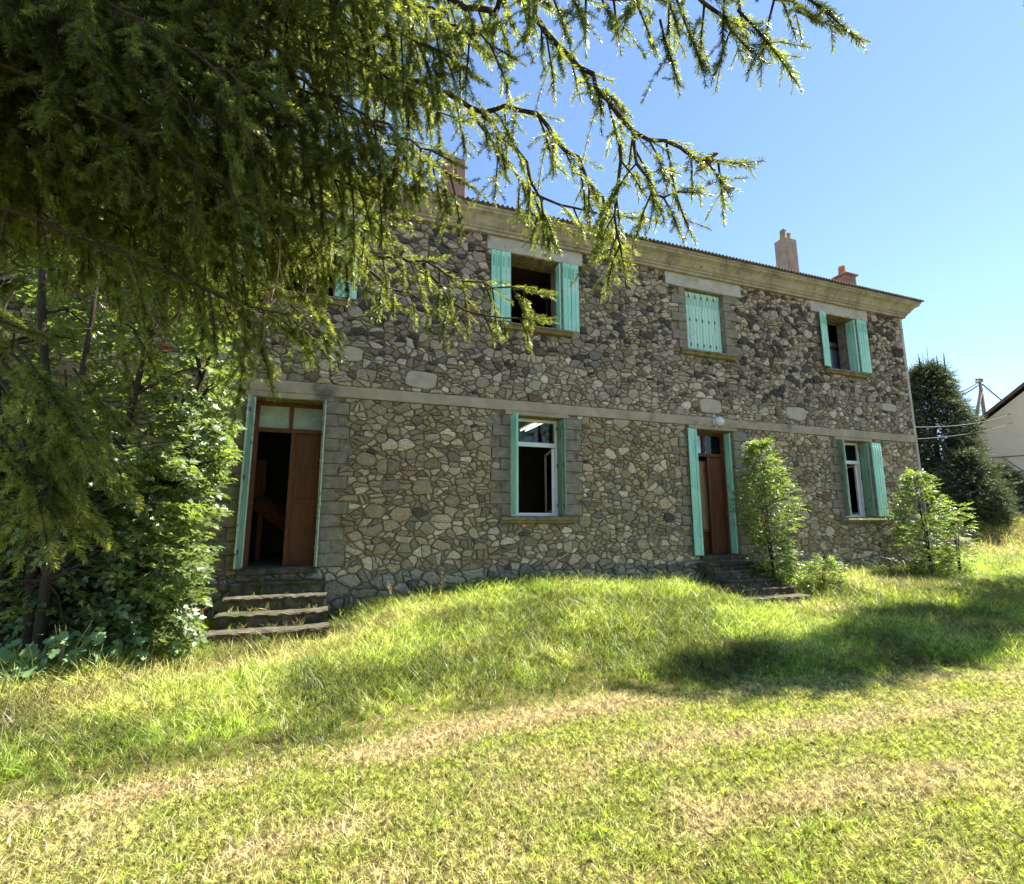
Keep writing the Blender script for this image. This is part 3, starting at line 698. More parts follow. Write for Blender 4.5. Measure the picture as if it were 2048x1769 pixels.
o = hp(MB().bbox(11.80, 11.825, D - .19, D - .165, 1.72, 3.60, .004).build('shutter_edge', M['shutter_edge']))
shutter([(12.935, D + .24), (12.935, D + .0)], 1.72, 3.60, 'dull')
shutter([(12.97, yo - .02), (13.16, yo - .01), (13.35, yo)], 1.72, 3.60, hinges=False)

# windows & doors ---------------------------------------------------------
def frame_rect(mb, x0, x1, z0, z1, y, w=.05, t=.05, m=0):
    mb.box(x0, x0 + w, y, y + t, z0, z1, m); mb.box(x1 - w, x1, y, y + t, z0, z1, m)
    mb.box(x0 + w, x1 - w, y + .001, y + t - .001, z0, z0 + w, m); mb.box(x0 + w, x1 - w, y + .001, y + t - .001, z1 - w, z1, m)
def low_window(x0, x1, z0, z1, curtain):
    e = bpy.data.objects.new('window', None); col.objects.link(e); hp(e); e.matrix_parent_inverse = house_inv
    zt_ = z0 + (z1 - z0) * .71; y = D + .26
    mb = MB(); frame_rect(mb, x0 + .01, x1 - .01, z0 + .002, z1 - .002, y, .055, .06); mb.box(x0 + .065, x1 - .065, y + .002, y + .058, zt_, zt_ + .085)
    mb.build('window_frame', M['white'], e)
    MB().box(x0 + .06, x1 - .06, y + .025, y + .031, zt_ + .08, z1 - .05).build('transom_pane', M['glass'], e)
    # casement swung inwards on its right jamb
    hx, hy = x1 - .065, y + .06; ang = R(105); cm = MB(); w = x1 - x0 - .13; mt = Matrix.Translation((hx, hy, 0)) @ Matrix.Rotation(-ang, 4, 'Z') @ Matrix.Rotation(math.pi, 4, 'Z')
    tmp = MB(); frame_rect(tmp, 0, w, z0 + .06, zt_ - .01, 0, .055, .045); tmp.V = [tuple(mt @ Vector(v)) for v in tmp.V]; tmp.build('casement', M['white'], e)
    gp = MB().box(.055, w - .055, .018, .024, z0 + .11, zt_ - .06); gp.V = [tuple(mt @ Vector(v)) for v in gp.V]; gp.build('casement_pane', M['glass'], e)
    if curtain: MB().box(x0 + .10, x0 + .66, y + .12, y + .13, zt_ + .05, z1 - .02).build('roller_blind', M['curtain'], e)
    return e
low_window(3.13, 4.23, 1.70, 3.62, False); low_window(11.85, 12.95, 1.70, 3.62, True)
def door(x0, x1, z0, z1, zt_, leaf, panes):
    e = bpy.data.objects.new('door', None); col.objects.link(e); hp(e)
    y = D + .30; mb = MB(); mb.box(x0, x0 + .06, y, y + .09, z0, z1); mb.box(x1 - .06, x1, y, y + .09, z0, z1); mb.box(x0 + .06, x1 - .06, y + .001, y + .089, z1 - .07, z1)
    mb.box(x0 + .06, x1 - .06, y - .012, y + .089, zt_, zt_ + .07); mb.box((x0 + x1) / 2 - .03, (x0 + x1) / 2 + .03, y + .01, y + .08, zt_ + .07, z1 - .07)
    mb.build('door_frame', M['door'], e)
    for (a_, b_, mt) in panes: MB().box(a_, b_, y + .04, y + .05, zt_ + .07, z1 - .07).build('transom_pane', mt, e)
    a_, b_ = leaf; lf = MB(); yy = y + .03; lf.box(a_, b_, yy, yy + .04, z0 + .01, zt_ - .002)
    lf.box(a_, a_ + .07, yy - .018, yy - .001, z0 + .01, zt_ - .002)
    nb = 4; hh = (zt_ - z0 - .1) / nb
    for i in range(nb): lf.box(a_ + .095, b_ - .02, yy - .012, yy - .001, z0 + .06 + i * hh, z0 + .06 + (i + 1) * hh - .03)
    lf.build('door_leaf', M['door'], e)
    return e
door(-1.30, -.20, .87, 3.60, 3.08, (-.73, -.262), [(-1.24, -.78, M['frosted']), (-.72, -.26, M['frosted'])])
door(7.40, 8.50, .87, 3.62, 3.06, (8.02, 8.438), [(7.46, 7.92, M['glass']), (7.98, 8.44, M['glass'])])
hp(MB().box(7.72, 8.22, D + .5, D + .51, 3.10, 3.55).build('roller_blind', M['curtain'])); hp(MB().box(8.42, 8.66, D + .55, D + .56, 3.10, 3.55).build('roller_blind', M['curtain']))
# things seen inside the rooms
t = thing('wooden_partition', 'plain wooden board panel standing inside the right doorway', 'panel', (8.22, D + .44, .87))
MB().box(-.42, .20, 0, .03, .55, 2.1).build('board', M['board'], t); MB().box(-.42, .20, .0, .03, 0, .5).build('board', M['door'], t); MB().box(-.42, .20, -.01, .02, .5, .54).build('rail', M['red'], t)
for (x, w, mt) in ((-.24, .06, M['red']), (-.10, .05, M['curtain']), (-.36, .05, M['board'])):
    mesh_obj('pennant', [(x, -.012, 1.95), (x + w, -.012, 1.95), (x + w * .6, -.012, 1.70), (x, -.004, 1.95), (x + w, -.004, 1.95), (x + w * .6, -.004, 1.70)], [(0, 2, 1), (3, 4, 5), (0, 1, 4, 3), (1, 2, 5, 4), (2, 0, 3, 5)], mt, t)
t = thing('stair', 'dark brown wooden stair seen through the left doorway', 'stairs', (-.8, D + 1.6, .87))
MB().tube([(-.55, 0, 1.10), (.9, .1, .05)], .16, 4).build('stringer', M['door'], t)
MB().box(-1.3, -.45, .2, .6, 1.15, 1.9).build('side_panel', M['door'], t); MB().box(-.52, -.44, .1, .2, 0, 1.3).build('newel_post', M['door'], t)
t = thing('wooden_cupboard', 'brown wooden cupboard inside the right ground floor window', 'cupboard', (13.75, D + 1.0, .87))
MB().bbox(-.5, .35, 0, .5, 0, 2.1, .01).build('carcass', M['board'], t); MB().bbox(-.46, -.09, -.02, 0, .1, 2.0, .006).build('cupboard_door', M['board'], t); MB().bbox(-.07, .31, -.02, 0, .1, 2.0, .006).build('cupboard_door', M['board'], t); MB().box(-.5, .35, -.03, -.021, .0, .09).build('plinth', M['red'], t)
t = thing('tin_partition', 'blue grey corrugated sheet standing inside the top right window', 'panel', (13.35, D + .75, 4.2))
V = []; F = []
for i in range(41):
    x = -.8 + 1.8 * i / 40; y = .02 * math.cos(i * math.pi / 2 * 1.0); V += [(x, y, 0), (x, y, 2.4)]
    if i: F.append((2 * i - 2, 2 * i, 2 * i + 1, 2 * i - 1))
mesh_obj('corrugated_sheet', V, F, M['tin'], t); MB().box(-.8, 1, -.06, -.03, 2.18, 2.24).build('rail', M['door'], t); MB().box(-.8, 1, -.06, -.03, 1.2, 1.26).build('rail', M['door'], t)
t = thing('steel_rack', 'thin metal shelf rack inside the open upper window', 'shelf', (4.3, D + .9, 4.2))
mb = MB()
for x in (0, .5): mb.box(x, x + .03, 0, .03, 0, 2.7)
mb.build('upright', M['hinge'], t); mb = MB()
for k_ in range(7): mb.box(.03, .5, 0, .03, .3 + k_ * .38, .33 + k_ * .38)
mb.build('rung', M['hinge'], t)
t = thing('ceiling_light', 'twin tube ceiling light behind the middle ground floor window', 'light', (3.98, D + .98, 3.66))
dy = .62
MB().box(-.10, .10, -dy, dy, .0, .04).build('housing', M['white'], t)
for x in (-.06, .06): MB().tube([(x, -dy + .03, -.03), (x, dy - .03, -.03)], .015, 8).build('tube', M['tube'], t)
# wall lamp
t = thing('wall_lamp', 'round glass bulkhead lamp on the string course above the right door', 'lamp', (8.03, D - .034, 3.80)); t.scale = (1.35, 1.2, 1.35)
MB().lathe([(.065, 0), (.072, .01), (.072, .03), (.06, .035)], (0, 0, 0), 20, 'y').build('lamp_base', M['white'], t, True)
MB().lathe([(.062, .03), (.075, .05), (.083, .08), (.080, .11), (.062, .14), (.035, .158), (.008, .165)], (0, 0, 0), 24, 'y').build('globe', M['globe'], t, True)
MB().tube([(0, 0, -.07), (0, .0, -.10)], .012, 6).build('screw_lug', M['white'], t)

# ================================================================== STEPS
def steps(name, label, cx, w, n, riser, tread, skew, moss):
    t = thing(name, label, 'steps', (cx, D, 0))
    for k in range(1, n + 1):
        z = .87 - riser * k; y = -.12 - tread * k; nv = 22; V = []; F = []
        ww = w / 2 + .03 * k; x0 = -ww + skew[0] * k; x1 = ww + skew[1] * k
        prof = [(y + tread + .02, z), (y + .03, z + .0), (y, z - .008), (y - .004, z - .022), (y + .008, z - .036), (y + .055, z - .045), (y + .06, z - riser - .06), (y + tread + .02, z - riser - .06)]
        kk = len(prof); bow = random.uniform(-.01, .01)
        for i in range(nv + 1):
            f = i / nv; x = x0 + (x1 - x0) * f; dz = bow * math.sin(f * 3.1) + random.uniform(-.004, .004)
            for j, (yy, zz) in enumerate(prof): V.append((x, yy + (random.uniform(-.017, .017) if 0 < j < 6 else 0), zz + dz + (random.uniform(-.005, .005) if j < 6 else 0)))
        for i in range(nv):
            for j in range(kk): F.append((i * kk + j, (i + 1) * kk + j, (i + 1) * kk + (j + 1) % kk, i * kk + (j + 1) % kk))
        F.append(tuple(range(kk))); F.append(tuple(nv * kk + j for j in range(kk))[::-1])
        s = mesh_obj('step', V, F, M['step'], t)
        if k == moss:
            V = []; F = []; nn_ = 30
            for i in range(nn_ + 1):
                x = x0 + (x1 - x0) * .8 * i / nn_
                for (yy, zz) in ((y + .10, z - .004), (y + .05, z + .012), (y + .0, z + .010), (y - .02, z - .03)): V.append((x, yy + random.uniform(-.015, .015), zz + random.uniform(-.004, .006)))
            for i in range(nn_):
                for j in range(3): F.append((i * 4 + j, (i + 1) * 4 + j, (i + 1) * 4 + j + 1, i * 4 + j + 1))
            mesh_obj('moss', V, F, M['moss'], s, True)
    return t
steps('stone_steps', 'broad worn stone steps with mossy lowest tread at the left door', -.70, 1.24, 5, .172, .29, (.0, .0), 5)
steps('stone_steps', 'narrow stone steps half hidden by a sapling at the right door', 7.93, 1.30, 6, .135, .27, (.0, .0), 0)

# ================================================================== BACKGROUND (right)
g1 = thing('cream_house', 'cream rendered gable house with brown verge at the right edge', 'house', (32.1, 17.65, -.2), math.atan2(-.9, .43))
# local frame: x along the gable wall, y back
ms = [(.45, 0), (9.3, 0), (9.3, 5.62), (4.9, 9.70), (.45, 5.95)]
V = [(p[0], .3, p[1]) for p in ms] + [(p[0], 10, p[1]) for p in ms]
mesh_obj('wall', V, [(0, 1, 2, 3, 4), (9, 8, 7, 6, 5), (0, 4, 9, 5), (1, 6, 7, 2), (4, 3, 8, 9), (3, 2, 7, 8)], M['cream'], g1)
for (xa, za, xb, zb) in ((0, 5.75, 4.9, 9.96), (4.9, 9.96, 9.8, 5.75)):
    V = [(xa, 0, za), (xb, 0, zb), (xb, 10.2, zb), (xa, 10.2, za)] + [(xa, 0, za + .16), (xb, 0, zb + .16), (xb, 10.2, zb + .16), (xa, 10.2, za + .16)]
    mesh_obj('roof_slope', V, [(3, 2, 1, 0), (4, 5, 6, 7), (0, 1, 5, 4), (2, 3, 7, 6), (0, 4, 7, 3), (1, 2, 6, 5)], M['brownroof'], g1)
for (xa, xb, za, zb) in ((.75, 1.35, 3.3, 5.3),):
    w_ = MB().bbox(xa, xb, .24, .298, za, zb, .01).build('shutter', M['blueshutter'], g1)
mb = MB(); mb.box(.55, 9, .26, .299, 5.15, 5.19); mb.build('cable', M['wire'], g1)
# utility pole: two legs meeting at the top
pt = thing('utility_pole', 'A shaped wooden utility pole behind the conifer', 'pole', (0, 0, 0))
top = at(1959, 757, 32); b1 = at(1925, 1000, 32.2); b2 = at(1992, 1000, 31.6)
mb = MB().tube([b1, top + Vector((0, 0, -.7))], [.13, .10], 10); mb.build('pole_leg', M['polewood'], pt, True)
MB().tube([b2, top], [.13, .10], 10).build('pole_leg', M['polewood'], pt, True)
MB().tube([at(1951, 765, 31.8), at(1966, 762, 31.8)], .05, 6).build('crossarm', M['polewood'], pt)
for q in (1953, 1964): MB().lathe([(.04, 0), (.07, .05), (.05, .12)], at(q, 762, 31.8), 8).build('insulator', M['wire'], pt)
def wire(a_, b_, sag, label, r_=.022):
    pts = [a_.lerp(b_, i / 14) + Vector((0, 0, -4 * sag * (i / 14) * (1 - i / 14))) for i in range(15)]
    tag(MB().tube(pts, r_, 5).build('overhead_wire', M['wire'], None), label, 'wire', 'overhead wires')
wire(at(1955, 766, 31.8), at(1835, 800, 26), .3, 'thick dark cable running left from the pole behind the conifer', .05)
wire(at(1955, 772, 31.8), at(1835, 812, 26), .3, 'lower thick cable running left from the pole to the conifer', .04)
wire(at(1965, 769, 31.8), at(2090, 860, 34), .2, 'cable dropping right from the pole towards the cream gable', .04)
wire(Vector((14.9, 9.3, 4.25)), at(2060, 808, 31), .45, 'thin pale cable from the stone house corner past the conifer', .014)
wire(Vector((14.9, 9.5, 3.9)), at(2060, 830, 30), .35, 'second thin cable crossing behind the conifer to the gable', .012)
# pipes rails and old wall near the cream house
for (a_, b_, lab) in ((at(1990, 905, 27), at(2110, 985, 22), 'upper slanting metal rail below the cream house'), (at(1990, 918, 27), at(2110, 1010, 22), 'lower slanting metal rail below the cream house')):
    tag(MB().tube([a_, b_], .03, 6).build('handrail', M['polewood']), lab, 'rail', 'slanting rails')
sh = thing('lean_to_shed', 'low dark lean-to roof on old stone wall below the cream house', 'shed', at(2040, 1040, 26.5) + Vector((0, 0, -.2)), math.atan2(-1.28, 2.65))
MB().bbox(-1.2, 4, 0, 3, -.3, 1.75, .03, .03).build('wall', M['patch'], sh); MB().bbox(-1.7, 4.2, -.4, 3.2, 1.76, 1.86, .02, .02).build('roof', M['brownroof'], sh)
for k_ in range(5): MB().bbox(-1.0 + k_ * .7, -.5 + k_ * .7, -.05, -.003, .1, 1.2 - .1 * (k_ % 2), .015, .02).build('stone_block', M['quoin'], sh)
rk = mesh_obj('boulder', *(lambda r_: (r_.V, r_.F))(MB().bbox(-.5, .5, -.3, .3, -.1, .18, .09, .06)), M['quoin']); rk.location = at(1918, 1084, 20.5); tag(rk, 'flat grey boulder lying on the bank beside the path', 'rock')

exec_foliage = True
# ================================================================== PROTOTYPES
def strip(V, T, base, dirv, side, L, w, bend, seg=3, taper=True):
    b_ = len(V); up_ = np.array([0, 0, 1.0])
    for i in range(seg + 1):
        f = i / seg; p = base + dirv * (L * f) + bend * (L * f * f)
        ww = w * (1 - f ** 1.5) if taper else w * (1 - f)
        if i == seg: V.append(p)
        else: V.append(p - side * ww / 2); V.append(p + side * ww / 2)
    for i in range(seg):
        a_ = b_ + 2 * i
        if i == seg - 1: T.append((a_, a_ + 1, a_ + 2))
        else: T.append((a_, a_ + 1, a_ + 3)); T.append((a_, a_ + 3, a_ + 2))
def tuft(n, lmin, lmax, spread, lean, w, droop, seg=3, rng=RNG):
    V = []; T = []
    for i in range(n):
        a_ = rng.uniform(0, 2 * math.pi); r_ = spread * math.sqrt(rng.random()); L = rng.uniform(lmin, lmax)
        base = np.array([r_ * math.cos(a_), r_ * math.sin(a_), -.01]); b_ = rng.uniform(0, 2 * math.pi); ln = rng.uniform(.15, 1) * lean
        d_ = np.array([math.cos(b_) * ln, math.sin(b_) * ln, 1.0]); d_ /= np.linalg.norm(d_)
        s_ = rng.uniform(0, 2 * math.pi); side = np.array([math.cos(s_), math.sin(s_), 0])
        dr = rng.uniform(.3, 1) * droop
        strip(V, T, base, d_, side, L, w * rng.uniform(.7, 1.3), np.array([math.cos(b_) * dr, math.sin(b_) * dr, -dr * .55]), seg)
    return np_mesh('grass_tuft', V, T)
P_tall = [tuft(11, .12, .30, .08, .7, .011, .6) for _ in range(5)] + [tuft(9, .18, .42, .07, .5, .009, .7) for _ in range(2)]
P_short = [tuft(15, .02, .055, .07, 1.5, .0065, .4, 2) for _ in range(5)] + [tuft(10, .03, .085, .05, .9, .007, .5, 2) for _ in range(2)]
P_straw = [tuft(14, .05, .13, .09, 5.0, .0048, .2, 2) for _ in range(3)]
P_broad = [tuft(7, .03, .09, .02, 1.1, .013, .5, 3) for _ in range(3)]
def leaf_poly(outline, fold=.15, size=1.0):
    pts = [np.array([p[0], p[1], abs(p[1]) * fold - .12 * p[0] ** 2]) * size for p in outline]
    return pts
def maple_leaf_pts():
    h = [(0, 0), (.02, .22), (.16, .42), (.26, .30), (.52, .52), (.50, .26), (.68, .20), (1.0, 0)]
    return h + [(x, -y) for x, y in h[-2:0:-1]]
def add_leaf(V, T, base, dirv, nrm, size, outline):
    d_ = dirv / np.linalg.norm(dirv); s_ = np.cross(nrm, d_); s_ /= (np.linalg.norm(s_) + 1e-9); n_ = np.cross(d_, s_)
    b_ = len(V); pts = leaf_poly(outline, .18, 1); cen = np.array([.4, 0, -.05])
    V.append(base + (d_ * cen[0] + n_ * cen[2]) * size)
    for p in pts: V.append(base + (d_ * p[0] + s_ * p[1] + n_ * p[2]) * size)
    n = len(pts)
    for i in range(n): T.append((b_, b_ + 1 + i, b_ + 1 + (i + 1) % n))
def add_stem(V, T, a_, b_, r_=.0015):
    k = len(V); d_ = b_ - a_; s_ = np.cross(d_, [.3, .5, .8]); s_ /= np.linalg.norm(s_) + 1e-9; t_ = np.cross(d_, s_); t_ /= np.linalg.norm(t_) + 1e-9
    for p in (a_, b_):
        for q in range(3): V.append(p + (s_ * math.cos(q * 2.094) + t_ * math.sin(q * 2.094)) * r_)
    for q in range(3): T.append((k + q, k + (q + 1) % 3, k + 3 + (q + 1) % 3)); T.append((k + q, k + 3 + (q + 1) % 3, k + 3 + q))
def spray(n, L, size, rng=RNG, outline=None):
    outline = outline or maple_leaf_pts(); V = []; T = []; prev = np.zeros(3)
    for i in range(n):
        f = (i + 1) / n; p = np.array([L * f, .06 * L * math.sin(f * 5), -.22 * L * f * f]); add_stem(V, T, prev, p, .002 * (1.3 - f)); prev = p
        s = 1 if i % 2 else -1
        for q in range(2 if f < .95 else 3):
            d_ = np.array([rng.uniform(.2, 1.0), s * rng.uniform(.3, 1.1) * (1 if q != 2 else 0), rng.uniform(-.45, .1)]); off = p + d_ * .03 + rng.normal(0, .012, 3)
            nrm = np.array([rng.normal(0, .5), rng.normal(0, .5), 1.0]); add_leaf(V, T, off, d_, nrm, size * rng.uniform(.6, 1.15), outline); s = -s
    return np_mesh('leaf_spray', V, T)
P_maple = [spray(8, .38, .088) for _ in range(5)]
P_syc = None
def pinnate(rng=RNG, L=.17, n=4, size=.06):
    V = []; T = []; out = [(0, 0), (.25, .17), (.6, .18), (1, 0), (.6, -.18), (.25, -.17)]; prev = np.zeros(3)
    for i in range(n + 1):
        f = (i + 1) / (n + 1); p = np.array([L * f, 0, .03 * f - .35 * L * f * f]); add_stem(V, T, prev, p, .0012); prev = p
        if i == n: add_leaf(V, T, p, np.array([1, 0, -.3]), np.array([0, .1, 1]), size * 1.05, out)
        else:
            for s in (-1, 1): add_leaf(V, T, p, np.array([.45, s, rng.uniform(-.4, 0)]), np.array([rng.normal(0, .25), rng.normal(0, .25), 1.0]), size * rng.uniform(.8, 1.1), out)
    return np_mesh('pinnate_leaf', V, T)
P_ash = [pinnate() for _ in range(5)]
def shoot(rng=RNG, L=.10, n=76, nl=.0200, w=.0021, flat=.50):
    V = []; T = []; add_stem(V, T, np.zeros(3), np.array([L, 0, 0]), .0013)
    for i in range(n):
        t_ = L * (i + rng.random()) / n; th = rng.uniform(0, 2 * math.pi)
        y_, z_ = math.cos(th), math.sin(th) * flat + .12
        d_ = np.array([.62 + rng.normal(0, .12) + .5 * max(0, (t_ / L - .85) / .15), y_, z_]); d_ /= np.linalg.norm(d_)
        l_ = nl * rng.uniform(.8, 1.1) * (1 - .25 * (t_ / L) ** 4); a_ = np.array([t_, 0, 0]) + d_ * .001; tip = a_ + d_ * l_ + np.array([.12 * l_, 0, 0])
        s_ = np.cross(d_, rng.normal(0, 1, 3)); s_ /= np.linalg.norm(s_); b_ = len(V)
        mid = a_ + d_ * l_ * .6
        V += [a_ - s_ * w * .35, a_ + s_ * w * .35, mid + s_ * w * .5, mid - s_ * w * .5, tip]
        T += [(b_, b_ + 1, b_ + 2), (b_, b_ + 2, b_ + 3), (b_ + 3, b_ + 2, b_ + 4)]
    return np_mesh('needle_shoot', V, T)
P_shoot = [shoot() for _ in range(4)] + [shoot(n=80, L=.08)]
for me in P_tall + P_broad: me.materials.append(M['grass'])
for me in P_short + P_straw: me.materials.append(M['lawn'])
for me in P_maple: me.materials.append(M['maple'])
for me in P_ash: me.materials.append(M['ash'])
for me in P_shoot: me.materials.append(M['needle'])

# ================================================================== SPRUCE
class Shoots:
    def __init__(s): s.P = []; s.D = []; s.S = []; s.C = []
SH = Shoots(); BR = MB(); DEAD = MB()
def rvec(): return Vector((random.gauss(0, 1), random.gauss(0, 1), random.gauss(0, 1)))
def branchlet(p, d_, L, dens=1.0, needles=.85, droop=.15, depthscale=1.0, bare=0, dry=0):
    """a secondary twig which curves down and carries side shoots"""
    p = Vector(p); d_ = Vector(d_).normalized(); step = .028; n = max(3, int(L / step)); pts = [p.copy()]; s = 1; nrm = d_.cross(Vector((0, 0, 1))) + rvec() * .15
    if nrm.length < .1: nrm = Vector((1, 0, 0))
    nrm.normalize()
    br = random.uniform(.75, 1.25)
    for i in range(n):
        f = i / n; d_ = (d_ + Vector((0, 0, -droop * (1.3 - .5 * f))) + rvec() * .025).normalized(); q = p + d_ * step; pts.append(q)
        if f > bare:
            if random.random() < needles * .7 or i >= n - 3:
                SH.P.append(p); SH.D.append(d_ + rvec() * .05); SH.S.append(random.uniform(.75, 1.0) * (1 if i < n - 2 else .9)); SH.C.append((br * random.uniform(.85, 1.15), dry))
            if random.random() < dens * .8:
                side = (d_ * random.uniform(.5, .8) + nrm * s * random.uniform(.6, .9) + Vector((0, 0, -.25)) + rvec() * .12).normalized()
                l_ = min(1.0, .45 + .9 * (1 - f)) * random.uniform(.6, 1.0)
                SH.P.append(q); SH.D.append(side); SH.S.append(l_); SH.C.append((br * random.uniform(.85, 1.15), dry)); s = -s
                if f < .55 and random.random() < .35:
                    e_ = q + side * .085; SH.P.append(e_); SH.D.append((side + Vector((0, 0, -.4))).normalized()); SH.S.append(l_ * .85); SH.C.append((br, dry))
        p = q
    BR.tube(pts[::2] + [pts[-1]], [.0028 * (1.25 - i / (len(pts[::2]) + 1)) for i in range(len(pts[::2]) + 1)], 4, False)
def limb(pts, r0, r1, every=.06, L=(.25, .5), start=0.0, dens=1.0, down=.35, needles=.85, upside=False):
    P = [Vector(p) for p in pts]; Q = []
    for i in range(len(P) - 1):                 # Catmull-Rom
        a_, b_, c_, d_ = P[max(i - 1, 0)], P[i], P[i + 1], P[min(i + 2, len(P) - 1)]; m = max(2, int((c_ - b_).length / .05))
        for k in range(m):
            t = k / m; Q.append(.5 * ((2 * b_) + (c_ - a_) * t + (2 * a_ - 5 * b_ + 4 * c_ - d_) * t * t + (3 * b_ - a_ - 3 * c_ + d_) * t ** 3))
    Q.append(P[-1]); n = len(Q)
    for q in Q[1:-1]: q += rvec() * .006
    BR.tube(Q, [r0 + (r1 - r0) * i / (n - 1) for i in range(n)], 7)
    acc = 0; s = 1
    for i in range(1, n):
        seg = Q[i] - Q[i - 1]; acc += seg.length; f = i / n
        if f < start: continue
        if acc > every:
            acc = 0; t_ = seg.normalized(); lat = t_.cross(Vector((0, 0, 1)));
            if lat.length < .1: lat = Vector((1, 0, 0))
            lat.normalize(); d_ = (t_ * random.uniform(.1, .5) + lat * s * random.uniform(.15, .8) + Vector((0, 0, -down)) + rvec() * .15)
            ll = random.uniform(*L) * (1 - .45 * f ** 3); branchlet(Q[i], d_, ll, dens, needles); s = -s
        if f > .8 or random.random() < .12:
            SH.P.append(Q[i]); SH.D.append(seg.normalized() + rvec() * .1); SH.S.append(.9); SH.C.append((1, 0))
    t_ = (Q[-1] - Q[-3]).normalized(); branchlet(Q[-1], t_, .10, 1, 1, .01)
    return Q
trunk_base = at(1024, 1042, 0) + rt * -3.6 + fh * -.2; trunk_base.z = 0
def TR(h): return Vector((trunk_base.x, trunk_base.y, h))
def L2(*a_): return [at(*q) for q in a_]
# the limbs that can be followed in the photograph (image position + distance)
limb([TR(4.2)] + L2((560, -160, 1.9), (1000, -40, 1.62), (1090, 68, 1.55), (1178, 151, 1.5), (1212, 200, 1.48), (1266, 266, 1.46), (1325, 283, 1.45), (1393, 312, 1.45), (1436, 322, 1.45)), .04, .004, .032, (.12, .26), .42, 1.1, .5)
limb(L2((1266, 266, 1.46), (1275, 330, 1.45), (1300, 390, 1.45), (1350, 385, 1.46)), .006, .003, .025, (.10, .2), .0, 1, .6)
limb(L2((1240, 290, 1.47), (1240, 360, 1.5), (1225, 430, 1.52), (1240, 490, 1.52)), .006, .003, .025, (.09, .17), .0, 1, .6)
limb([TR(3.9)] + L2((420, -60, 2.0), (700, 80, 1.8), (837, 166, 1.72), (910, 195, 1.7), (964, 230, 1.68), (1003, 215, 1.66), (1071, 234, 1.64), (1130, 303, 1.62), (1169, 342, 1.6), (1217, 425, 1.6), (1225, 450, 1.6)), .035, .004, .030, (.14, .28), .36, 1.1, .6)
limb(L2((964, 230, 1.68), (1003, 268, 1.68), (1050, 330, 1.7), (1080, 400, 1.7), (1090, 440, 1.7)), .008, .003, .028, (.10, .20), .0, 1, .6)
limb(L2((940, 215, 1.7), (1000, 300, 1.75), (1060, 380, 1.78), (1150, 420, 1.8), (1230, 430, 1.8)), .008, .003, .03, (.10, .20), .1, 1, .6)
limb([TR(4.8)] + L2((700, -140, 1.6), (1050, -30, 1.4), (1227, -5, 1.34), (1374, -8, 1.3), (1423, 30, 1.3), (1462, 60, 1.3)), .03, .004, .035, (.12, .24), .4, 1.0, .6)
limb(L2((1380, -10, 1.3), (1480, -30, 1.28), (1555, -10, 1.27), (1590, 20, 1.26)), .007, .003, .05, (.08, .17), 0, .8, .6)
limb(L2((1100, -20, 1.4), (1180, -30, 1.36), (1290, -25, 1.3), (1400, -20, 1.26), (1640, -45, 1.2)), .008, .003, .05, (.10, .18), 0, .8, .6)
branchlet(at(1475, 20, 1.3), rt * .4 + Vector((0, 0, -.6)), .26, .8, 1, .02); branchlet(at(1590, -20, 1.24), rt * .6 + Vector((0, 0, -.5)), .20, .6, 1, .02)
branchlet(at(1350, -10, 1.3), rt * .2 + Vector((0, 0, -.8)), .24, 1, 1, .02); branchlet(at(1320, 40, 1.35), rt * .1 + Vector((0, 0, -.8)), .20, 1, 1, .02)
# lower right spray with light tips
limb([TR(3.0)] + L2((200, 330, 2.2), (500, 430, 2.0), (700, 500, 1.85), (846, 527, 1.8), (895, 552, 1.8), (960, 570, 1.8), (1046, 580, 1.8)), .022, .003, .032, (.16, .28), .35, 1.1, .7)
limb(L2((846, 527, 1.8), (900, 600, 1.8), (970, 632, 1.8), (1040, 637, 1.8)), .006, .003, .05, (.06, .13), .0, .8, .5)
limb(L2((700, 500, 1.85), (760, 560, 1.85), (820, 590, 1.83), (870, 620, 1.83)), .006, .003, .045, (.10, .16), .0, .9, .7)
# the curtain of limbs over the left half
def lim_y(x):                                   # lower edge of where limb ends may be
    return float(np.interp(x, [-200, 0, 60, 130, 220, 330, 420, 500, 560, 640, 720, 800, 900, 1000], [980, 980, 900, 730, 640, 560, 580, 700, 640, 560, 540, 500, 500, 420]))
nl_ = 0
for (n_, dlo, dhi, ylo) in ((20, 1.2, 1.9, 40), (23, 1.9, 2.8, 70), (26, 2.8, 3.8, 230), (21, 1.9, 2.7, 50), (12, 1.25, 1.8, 150)):
    for i in range(n_ if n_ != 26 else 12):
        ex = random.uniform(-150, 930) if n_ in (20, 23) else (random.uniform(-150, 700) if n_ == 26 else random.uniform(330, 800 if n_ == 21 else 950)); dd = random.uniform(dlo, dhi); ly = lim_y(ex) - ylo; ly = ly - random.uniform(0, 1) ** 1.2 * (ly + 120)
        e_ = at(ex, ly, dd); h_ = max(1.9, e_.z + random.uniform(-.1, .5)); s_ = TR(h_); mid = s_.lerp(e_, .5) + Vector((0, 0, random.uniform(.05, .3)))
        limb([s_, s_.lerp(mid, .6) + Vector((0, 0, .08)), mid, mid.lerp(e_, .6) + Vector((0, 0, .03)), e_], .015, .003, .045, (.16, .34), .30, 1.15, .5); nl_ += 1
